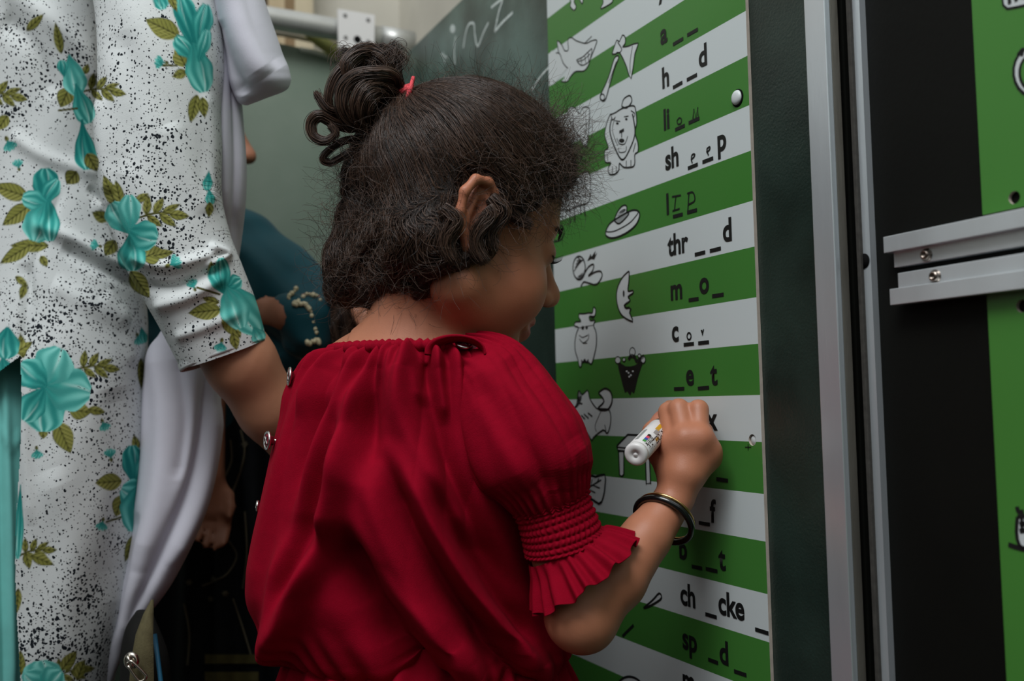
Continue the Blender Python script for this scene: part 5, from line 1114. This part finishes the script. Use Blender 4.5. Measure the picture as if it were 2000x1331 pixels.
# the side slit: below the hip the back panel is gone left of the slit
N = grid_normals(P)
KF = [([(0, 50), (70, 90), (160, 150), (190, 200)], 22, .005), ([(0, 110), (60, 150), (110, 240)], 20, -.005), ([(60, 470), (150, 500), (260, 555)], 14, .007), ([(120, 510), (200, 545), (275, 560)], 13, -.006), ([(100, 580), (170, 610), (250, 640)], 20, .004), ([(45, 540), (60, 620), (40, 700)], 14, -.004), ([(120, 410), (60, 560), (40, 690)], 8, -.003), ([(20, 310), (90, 350), (190, 370)], 14, .004), ([(60, 740), (50, 850), (60, 1000)], 12, .003), ([(100, 900), (140, 1050), (120, 1250)], 34, .004), ([(220, 760), (240, 900), (220, 1150)], 30, -.004), ([(180, 420), (240, 460), (285, 500)], 14, .005), ([(170, 395), (225, 430), (280, 470)], 9, -.004), ([(200, 590), (245, 640), (262, 720)], 14, .004)]
P = P + N*(folds_disp(px, py, KF)+.0006*np.sin(px*.05+py*.03))[..., None]
ppx, ppy, _ = PJ(P)
pr = Print(ppx, ppy); paint(pr); pr.d[ppx < -60] = .3
C_ = pr.c.reshape(-1, 3); D_ = np.clip(pr.d, 0, 1.6).reshape(-1)
# remove the part behind the slit (left of x = 36 below y = 705)
nr, nc = P.shape[:2]; F = grid_faces(nr, nc); fx = ppx.reshape(-1)[F].mean(1); fy = ppy.reshape(-1)[F].mean(1)
slit = 36 + 6*np.sin(fy*.01)
keep = ~((fy > 698+(36-fx)*.75) & (fx < slit) & (fx > -95))
k0 = mesh_np('kurta', P.reshape(-1, 3), F[keep], M_cloth, wom, True, {'Col': C_, 'dens': D_})
hem = [(36+6*math.sin(y*.01), y) for y in range(690, 1420, 20)]
# sleeve
path = [(270, -170, 1.00, 122), (298, -60, .985, 120), (316, 80, .965, 117), (312, 240, .955, 115), (318, 380, .950, 112), (345, 480, .948, 104), (382, 560, .950, 97), (412, 625, .955, 93), (437, 690, .960, 87)]
P, px, py, u, a = limb(path, 640, 300, .92); N = grid_normals(P)
SLV = [([(405, 480), (440, 500), (400, 525)], 9, .006), ([(250, 500), (330, 520), (425, 495)], 12, .006), ([(280, 560), (350, 560), (430, 520)], 11, -.005), ([(300, 600), (370, 580), (440, 540)], 14, .005), ([(400, 180), (415, 280), (408, 420)], 14, .003), ([(230, 60), (260, 200), (240, 340)], 26, -.003), ([(330, 240), (360, 320), (400, 420)], 20, .003), ([(340, 660), (400, 640), (470, 610)], 12, .003), ([(195, 190), (200, 300), (215, 380)], 12, .004), ([(210, 395), (245, 480), (290, 560)], 10, -.003)]
P = P + N*(folds_disp(px, py, SLV)*np.clip(np.sin(a)*3+.7, .1, 1)+.0005*np.sin(px*.06-py*.04))[..., None]
ppx, ppy, _ = PJ(P); pr = Print(ppx, ppy); paint(pr)
grid_obj('sleeve', P, M_cloth, wom, True, False, {'Col': pr.c.reshape(-1, 3), 'dens': np.clip(pr.d, 0, 1.6).reshape(-1)})
P, px, py, u, a = limb([(434, 683, .960, 88.5), (439, 696, .960, 88)], 4, 120, .92); inn = P[::-1]*1.0; cen = P.mean(1, keepdims=True); P2 = np.concatenate([P, (P+(cen-P)*.05)[::-1]]); pr = Print(*PJ(P2)[:2]); paint(pr); grid_obj('sleeve_hem', P2, M_cloth, wom, True, False, {'Col': pr.c.reshape(-1, 3), 'dens': pr.d.reshape(-1)})
# trousers
rows = [(640, -150, 150, 1.10, .105), (800, -150, 120, 1.10, .115), (1000, -140, 110, 1.10, .115), (1331, -120, 80, 1.10, .11), (1800, -90, 50, 1.10, .07), (2120, -80, 30, 1.10, .055)]
P, px, py, ang = loft(rows, 120, 120, 40); N = grid_normals(P); P = P+N*(folds_disp(px, py, [([(10, 740), (20, 1000), (25, 1331)], 8, .004), ([(-5, 740), (0, 1000), (10, 1331)], 8, -.004), ([(0, 830), (20, 860), (40, 850)], 6, .003)]))[..., None]; grid_obj('trousers', P, M_teal, wom)
# white scarf: the hanging fold, the front fall and the tail below the arm
sc_f = []
rows = [(-170, 330, 470, .985, .05), (-90, 365, 488, .985, .052), (0, 415, 517, .985, .05), (50, 424, 534, .985, .05), (100, 434, 552, .985, .048), (140, 441, 566, .985, .044), (160, 446, 568, .985, .040), (178, 453, 556, .985, .032), (192, 460, 520, .985, .024), (203, 470, 492, .985, .012), (206, 478, 484, .985, .004)]
P, px, py, ang = loft(rows, 160, 130, 60, level=False); N = grid_normals(P)
FF = [([(445, -40), (470, 70), (520, 150)], 26, .005), ([(470, -40), (500, 50), (545, 135)], 18, -.0035), ([(425, 40), (445, 120), (480, 185)], 14, -.003)]
P = P+N*folds_disp(px, py, FF)[..., None]; scarf = grid_obj('scarf', P, M_scarf, wom)
rows = [(-120, 330, 440, 1.005, .03), (0, 350, 452, 1.005, .03), (120, 360, 466, 1.005, .03), (250, 360, 477, 1.005, .03), (330, 360, 482, 1.01, .03), (400, 366, 480, 1.02, .03), (470, 380, 472, 1.04, .030), (540, 372, 462, 1.04, .028), (620, 330, 455, 1.045, .026), (700, 290, 440, 1.05, .03), (760, 278, 432, 1.05, .032), (800, 274, 431, 1.05, .034), (900, 270, 420, 1.05, .036), (1000, 258, 397, 1.05, .036), (1080, 242, 366, 1.05, .034), (1150, 222, 330, 1.05, .030), (1195, 208, 296, 1.05, .024), (1240, 196, 256, 1.05, .02), (1300, 182, 232, 1.05, .014), (1345, 176, 214, 1.05, .008)]
P, px, py, ang = loft(rows, 420, 200, 40, level=False); N = grid_normals(P)
FF = [([(425, 0), (436, 200), (440, 420)], 10, .004), ([(455, 100), (462, 300), (455, 460)], 8, -.004), ([(405, 700), (395, 850), (370, 960), (300, 1110), (250, 1230)], 15, -.010), ([(425, 790), (412, 900), (385, 1000), (330, 1110)], 14, .006), ([(300, 660), (320, 800), (310, 960), (270, 1120)], 22, .007), ([(345, 700), (360, 820), (345, 940)], 12, -.004), ([(270, 1000), (240, 1120), (210, 1260)], 10, -.004)]
P = P+N*folds_disp(px, py, FF)[..., None]; grid_obj('scarf_fall', P, M_scarf, wom)
# ================================================================== CHILDREN AND THINGS BEHIND
M_tealtop = mat('teal_dress_cloth', srgb(6, 68, 78), .7, .3, var=.12, vscale=30, sheen=.2)
M_dark = mat('black_embroidered_cloth', srgb(24, 27, 30), .85, .2, var=.2, vscale=40, bump=.3, bscale=300)
M_bead = mat('cream_beads', srgb(206, 196, 160), .4, .5)
M_hair2 = mat('black_hair', srgb(30, 25, 23), .5, .4, var=.3, vscale=80, bump=.8, bscale=300)
M_thread = mat('dull_gold_thread', srgb(104, 98, 78), .6, .3)
def child(label, root, HOc, rot, s, cone_list, lo, hi, hands=()):
    t = thing('person', label, 'person', root)
    f = Field(np.arange(lo[0], hi[0], .0042), np.arange(lo[1], hi[1], .0042), axis_fine(-.02, max(.45, HOc[2]-.62), hi[2], hi[2]+.02, .0042, .012))
    M = head_rot(*rot); add_head(f, HOc, M, s)
    for a, b, ra, rb, k_ in cone_list: f.cone(a, b, ra, rb, k_)
    for h in hands: relaxed_hand(f, *h)
    V, Q = f.mesh(2); loc_ = (V-HOc)@M/s; c_ = np.tile(np.array(srgb(166, 112, 86)), (len(V), 1))
    def tn(c0, r, rgb, w):
        nonlocal c_
        d = np.linalg.norm((loc_-np.array(c0))/np.array(r), axis=1); a = (w*np.exp(-d**2))[:, None]; c_ = c_*(1-a)+np.array(srgb(*rgb))*a
    tn((0, .088, -.0590), (.020, .014, .009), (150, 62, 70), .9); tn((.03, .083, -.004), (.017, .012, .005), (40, 28, 26), .8); tn((-.03, .083, -.004), (.017, .012, .005), (40, 28, 26), .8)
    mesh_np('body', V, Q, M_skin, t, True, {'Col': c_})
    hfld = Field(np.arange(HOc[0]-.16, HOc[0]+.16, .004), np.arange(HOc[1]-.16, HOc[1]+.16, .004), np.arange(HOc[2]-.14, HOc[2]+.18, .004))
    hfld.ell(HOc+M@np.array([0, -.001, .036])*s, np.array([.074, .079, .077])*s, .01, M); hfld.ell(HOc+M@np.array([0, -.035, -.020])*s, np.array([.060, .045, .050])*s, .03, M)
    def cut(P):
        q = (P-HOc)@M/s; g = .66*(q[..., 1]-.036)-.75*(q[..., 2]-.028); return -np.minimum(g, q[..., 1]-.014)*s
    hfld.op(cut, HOc-.16, HOc+.16, .008, True)
    for x in (-1, 1): hfld.cone(HOc+M@np.array([x*.081, -.013, .014])*s, HOc+M@np.array([x*.078, -.008, -.022])*s, .0165*s, .0125*s, .005, True)
    P_ = hfld.pts((slice(None),)*3); hfld.F += (wob(P_, 90, 3)*.003).astype(np.float32)
    V, Q = hfld.mesh(1); hr = mesh_np('hair', V, Q, M_hair2, t)
    n_ = hfld.grad(V); r = np.random.default_rng(3); i = r.choice(len(V), 2200); p = V[i]; out_ = [p]
    for j in range(9):
        g = hfld.grad(p); d = np.array([0, -.1, -1.0])+vecnoise(p, 80, 4)*.7; d = d-g*(d*g).sum(1, keepdims=True); d /= np.linalg.norm(d, axis=1, keepdims=True)+1e-9; p = p+d*.006; p = p-g*(hfld.sample(p)-.001)[:, None]; out_.append(p)
    hair_curves('strands', [(np.stack(out_, 1), taper(10, .00045))], M_strand, hr)['kind'] = 'stuff'
    return t, M
# ---- child in the teal dress behind the scarf
HB = U(318, 234, 1.32)
shB, elB, wrB = U(450, 500, 1.30), U(628, 622, 1.25), U(560, 612, 1.175)
r2, w2 = U(398, 720, 1.24), U(406, 925, 1.21)
tb, MB = child('child in a teal beaded dress, mostly hidden behind the white scarf', (float(HB[0]), float(HB[1]), 0.0), HB, (74, 6, 0), 1.12,
    [(HB+np.array([-.01, .01, -.06]), U(372, 455, 1.34), .04, .045, .02), (U(372, 470, 1.34), U(380, 760, 1.34), .075, .085, .04), (U(372, 470, 1.34), shB, .045, .04, .03), (shB, elB, .036, .030, .02), (elB, wrB, .030, .022, .02), (U(375, 500, 1.30), r2, .035, .028, .02), (r2, w2, .027, .020, .02),
     (U(370, 840, 1.38), U(380, 1500, 1.37)*np.array([1, 1, 0])+np.array([0, 0, .08]), .045, .03, .01), (U(450, 840, 1.36), U(470, 1500, 1.36)*np.array([1, 1, 0])+np.array([0, 0, .08]), .045, .03, .01)],
    (-.72, 1.02, 0), (-.02, 1.60, 1.32), ((w2, (.15, -.05, -1), (.8, .3, 0), (-.2, -1, 0), .095), (wrB, (-1, -.05, .06), (0, .2, 1), (0, 1, 0), .062)))
ft = Field(np.arange(-.62, -.05, .004), np.arange(1.08, 1.52, .004), np.arange(.62, 1.12, .004))
ft.cone(U(372, 480, 1.34), U(380, 800, 1.34), .085, .11, .03); ft.cone(U(380, 470, 1.335), U(452, 492, 1.305), .055, .052, .03)
ft.chain([U(470, 498, 1.30), U(540, 560, 1.28), U(610, 612, 1.265), U(665, 690, 1.25)], [.056, .052, .047, .040], .02)
ft.chain([U(640, 650, 1.24), U(600, 636, 1.19), U(556, 612, 1.176)], [.036, .030, .023], .02)
ft.chain([U(560, 640, 1.30), U(620, 740, 1.29), U(680, 830, 1.29)], [.03, .04, .045], .04)
P_ = ft.pts((slice(None),)*3); ft.F += (np.sin(P_@np.array([38., 20., 70.])+np.sin(P_@np.array([25., 9., -30.]))*1.5)*.0032+np.sin(P_@np.array([90., -30., 60.])+np.sin(P_@np.array([30., 0, 60.]))*2)*.0022).astype(np.float32); del P_
V, Q = ft.mesh(2); top = mesh_np('teal_top', V, Q, M_tealtop, tb)
def beads(pts, z, n, parent, r0=.0028, name='bead_trim'):
    C_ = np.array(catmull([np.array(p, float) for p in pts], 8)); A = U(C_[:, 0], C_[:, 1], np.full(len(C_), z)); t = np.linspace(0, len(A)-1, n); A = np.stack([np.interp(t, np.arange(len(A)), A[:, j]) for j in range(3)], 1)
    gr = []
    for a in A:
        g = ft.grad(a[None])[0]; a = a-g*(ft.sample(a[None])[0]-.001); a = a + np.array([0, 0, rng.normal(0, .001)]); rr = r0*rng.uniform(.7, 1.25)
        gr.append(np.array([[a+rr*np.array([math.sin(p)*math.cos(q), math.sin(p)*math.sin(q), math.cos(p)]) for q in np.linspace(0, 2*math.pi, 8, endpoint=False)] for p in np.linspace(.05, math.pi-.05, 5)]))
    o = join_grids(name, gr, M_bead, parent); o['kind'] = 'stuff'; return o
beads([(592, 520), (605, 513), (622, 512)], 1.12, 9, top); beads([(596, 552), (610, 545), (626, 555)], 1.12, 9, top); beads([(588, 560), (594, 580), (604, 610), (616, 635), (634, 662), (630, 676), (612, 692)], 1.12, 34, top)
# her long dark skirt with faint stitching
rows = [(690, 300, 560, 1.36, .09), (760, 290, 575, 1.36, .10), (900, 280, 590, 1.36, .10), (1100, 270, 600, 1.36, .105), (1331, 260, 605, 1.36, .11), (1700, 250, 610, 1.36, .12), (1960, 240, 615, 1.36, .12)]
P, px, py, ang = loft(rows, 120, 160, 50); N = grid_normals(P); P = P+N*(np.sin(ang*13+1.2*np.sin(ang*4))*.008*np.clip((py-700)/300, .2, 1))[..., None]; skB = grid_obj('skirt', P, M_dark, tb)
def stitch(pts, w=.0013, n=8):
    """raised thread lying on the front of the skirt"""
    C_ = np.array(catmull([np.array(p, float) for p in pts], n)); iy = np.clip(((C_[:, 1]-690)/(1960-690)*119).astype(int), 0, 119); A = []
    for (x, y), r_ in zip(C_, iy):
        row = P[r_]; a_, b_, _z = PJ(row); fr_ = np.arange(160); k_ = fr_[np.argmin(np.abs(a_[:160]-x))]; z = _z[k_]; A.append(U(x, y, z-.002))
    return tube_np(np.array(A), w, 6)
Ls = [stitch(q) for q in ([(470, 840), (478, 880), (470, 920), (455, 960)], [(450, 860), (452, 900), (440, 930)], [(440, 1050), (462, 1085), (445, 1120), (420, 1135), (395, 1145)], [(455, 1170), (475, 1230), (490, 1280)], [(360, 1180), (370, 1240), (366, 1300)], [(478, 1000), (482, 1080), (474, 1150)])]
for cx_, cy_ in ((370, 1138), (418, 1132), (412, 1170), (440, 1160), (478, 868)):
    for a in (0, 1.05, 2.1): Ls.append(stitch([(cx_-6*math.cos(a), cy_-6*math.sin(a)), (cx_, cy_), (cx_+6*math.cos(a), cy_+6*math.sin(a))], .0011, 2))
o = join_grids('embroidery', Ls, M_thread, skB); o['kind'] = 'stuff'
for y0 in (1288, 1322):
    A = [];
    for x in np.linspace(400, 505, 14):
        r_ = int((y0-690)/(1960-690)*119); a_, b_, _z = PJ(P[r_]); k_ = np.argmin(np.abs(a_[:160]-x)); A.append([U(x, y0-9, _z[k_]-.004), U(x, y0+9, _z[k_]-.004)])
    grid_obj('trim_band', np.array(A), mat('olive_braid', srgb(92, 86, 44), .8, var=.2, vscale=120), skB, False, False)
# ---- dark haired child whose ear shows behind the nape
HC = U(781, 614, 1.20)
tc_, MC = child('dark haired child behind the girl in red, only one ear and hair showing', (float(HC[0]), float(HC[1]), 0.0), HC, (112, 8, 0), 1.02,
    [(HC+np.array([0, .01, -.05]), U(770, 800, 1.20), .045, .045, .02), (U(700, 860, 1.22), U(850, 850, 1.20), .05, .05, .03), (U(775, 870, 1.21), U(775, 1200, 1.21), .08, .09, .05),
     (U(745, 1200, 1.21), U(745, 1200, 1.21)*np.array([1, 1, 0])+np.array([0, 0, .05]), .06, .035, .03), (U(810, 1200, 1.21), U(810, 1200, 1.21)*np.array([1, 1, 0])+np.array([0, 0, .05]), .06, .035, .03),
     (U(705, 865, 1.22), U(690, 1120, 1.22), .035, .025, .02), (U(850, 860, 1.20), U(870, 1110, 1.18), .035, .025, .02)],
    (-.32, 1.02, 0), (.06, 1.42, 1.08))
hb = Field(np.arange(-.26, -.12, .003), np.arange(1.05, 1.35, .003), np.arange(.84, 1.02, .003))
hb.ell(U(668, 556, 1.17), (.022, .020, .021), .01); hb.ell(U(690, 552, 1.17), (.018, .018, .018), .01); P_ = hb.pts((slice(None),)*3); hb.F += (wob(P_, 160, 8)*.0028).astype(np.float32); V, Q = hb.mesh(1); mesh_np('hair_bun', V, Q, M_hair2, tc_)
rows = [(770, 690, 890, 1.205, .06), (800, 650, 920, 1.205, .085), (860, 650, 935, 1.205, .09), (1000, 660, 930, 1.205, .09), (1331, 650, 950, 1.205, .10), (1800, 645, 960, 1.205, .11)]
P, px, py, ang = loft(rows, 80, 100, 40); N = grid_normals(P); P = P+N*(np.sin(ang*15)*.004)[..., None]; grid_obj('dark_dress', P, M_dark, tc_)
# ---- dark school bag at the bottom edge with a shiny zip pull
bag = thing('school_bag', 'dark school bag with olive strap, blue cord and a metal zip pull below the scarf', 'bag', tuple(U(250, 1400, .95)*np.array([1, 1, 1])))
rows = [(1196, 268, 300, 1.00, .008), (1225, 250, 312, 1.00, .026), (1262, 240, 322, 1.00, .040), (1331, 232, 335, 1.00, .050), (1480, 190, 350, 1.00, .060), (1640, 185, 355, 1.00, .058), (1700, 200, 340, 1.00, .045)]
P, px, py, ang = loft(rows, 100, 90, 40); N = grid_normals(P); P = P+N*(np.sin(px*.06+py*.03)*.0014)[..., None]; bagm = grid_obj('bag_body', P, mat('dark_bag_cloth', srgb(20, 20, 18), .85, .2, var=.2, vscale=60, bump=.4, bscale=400), bag)
A = []
for x, y, w in ((298, 1172, 3), (290, 1200, 10), (282, 1240, 17), (278, 1290, 22), (276, 1350, 25), (274, 1450, 27), (274, 1600, 27)): A.append([U(x-w, y, .952-.02*min(1, (y-1172)/80)), U(x, y, .944-.02*min(1, (y-1172)/80)), U(x+w, y, .952-.02*min(1, (y-1172)/80))])
grid_obj('olive_strap', np.array(A), mat('olive_webbing', srgb(84, 78, 54), .85, .2, var=.15, vscale=150, bump=.4, bscale=700), bag, False, False)
grid_obj('blue_cord', tube_np(U([302, 308, 314, 318], [1240, 1285, 1330, 1420], [.955, .945, .938, .935]), .0022, 8), mat('blue_cord', srgb(14, 80, 108), .6), bag)
# the zip slider and its pull
M_zip = mat('bright_nickel', srgb(206, 200, 188), .22, .5, 1.0)
zc_ = U(257, 1291, .915)
sl_ = bmesh.new(); bmesh.ops.create_icosphere(sl_, subdivisions=3, radius=1.0)
e1 = CR*1.0; e2 = CU*1.0; e3 = -CF
for v in sl_.verts: c_ = v.co.copy(); v.co = Vector(zc_ + e1*c_.x*.0072 + e2*c_.y*.0082 + e3*np.clip(c_.z*.0042, -.003, .003))
slider = bm_obj('zip_slider', sl_, M_zip, bag, True, 'nickel zip slider')
grid_obj('slider_bridge', tube_np(np.array([zc_+e1*a*.001+e2*b*.001+e3*c*.001 for a, b, c in ((-3, 6, 2), (-1, 4, 5.5), (2, -1, 6), (4, -5, 2.5))]), .0016, 8), M_zip, slider)
def pull_frame():
    u_ = np.array([math.cos(-.92), math.sin(-.92)]); n_ = np.array([-u_[1], u_[0]]); o2 = []
    for l, w in ((0, -2.6), (16, -4.2), (19, -2.5), (19.6, 0), (19, 2.5), (16, 4.2), (0, 2.6), (-1.6, 0)):
        q = u_*l+n_*w; o2.append(zc_+e1*(q[0]+1)*.001+e2*(q[1]-1)*.001+e3*(.0058-.0001*l))
    return np.array(catmull(o2, 4, True))
grid_obj('zip_pull', tube_np(pull_frame(), .0013, 8, True), M_zip, slider)
# ---- pale printed sack far out of focus at the left edge
rows = [(925, -60, 6, .50, .03), (960, -70, 10, .50, .04), (1050, -90, 14, .50, .045), (1200, -110, 20, .50, .05), (1331, -120, 24, .50, .05), (1600, -130, 26, .50, .05), (2300, -130, 30, .50, .05)]
rows = [(y, a, b-2, 1.30, .05) for y, a, b, z, r in rows]
P, px, py, ang = loft(rows, 90, 90, 30); N = grid_normals(P); P = P+N*(np.sin(px*.12+py*.02)*.004)[..., None]
sk = grid_obj('cloth_sack', P, mat('printed_sack', srgb(196, 190, 188), .8, .2, var=.9, vscale=17, color2=srgb(206, 92, 92)), None); sk['label'] = 'pale sack with red print at the far left edge'; sk['category'] = 'sack'
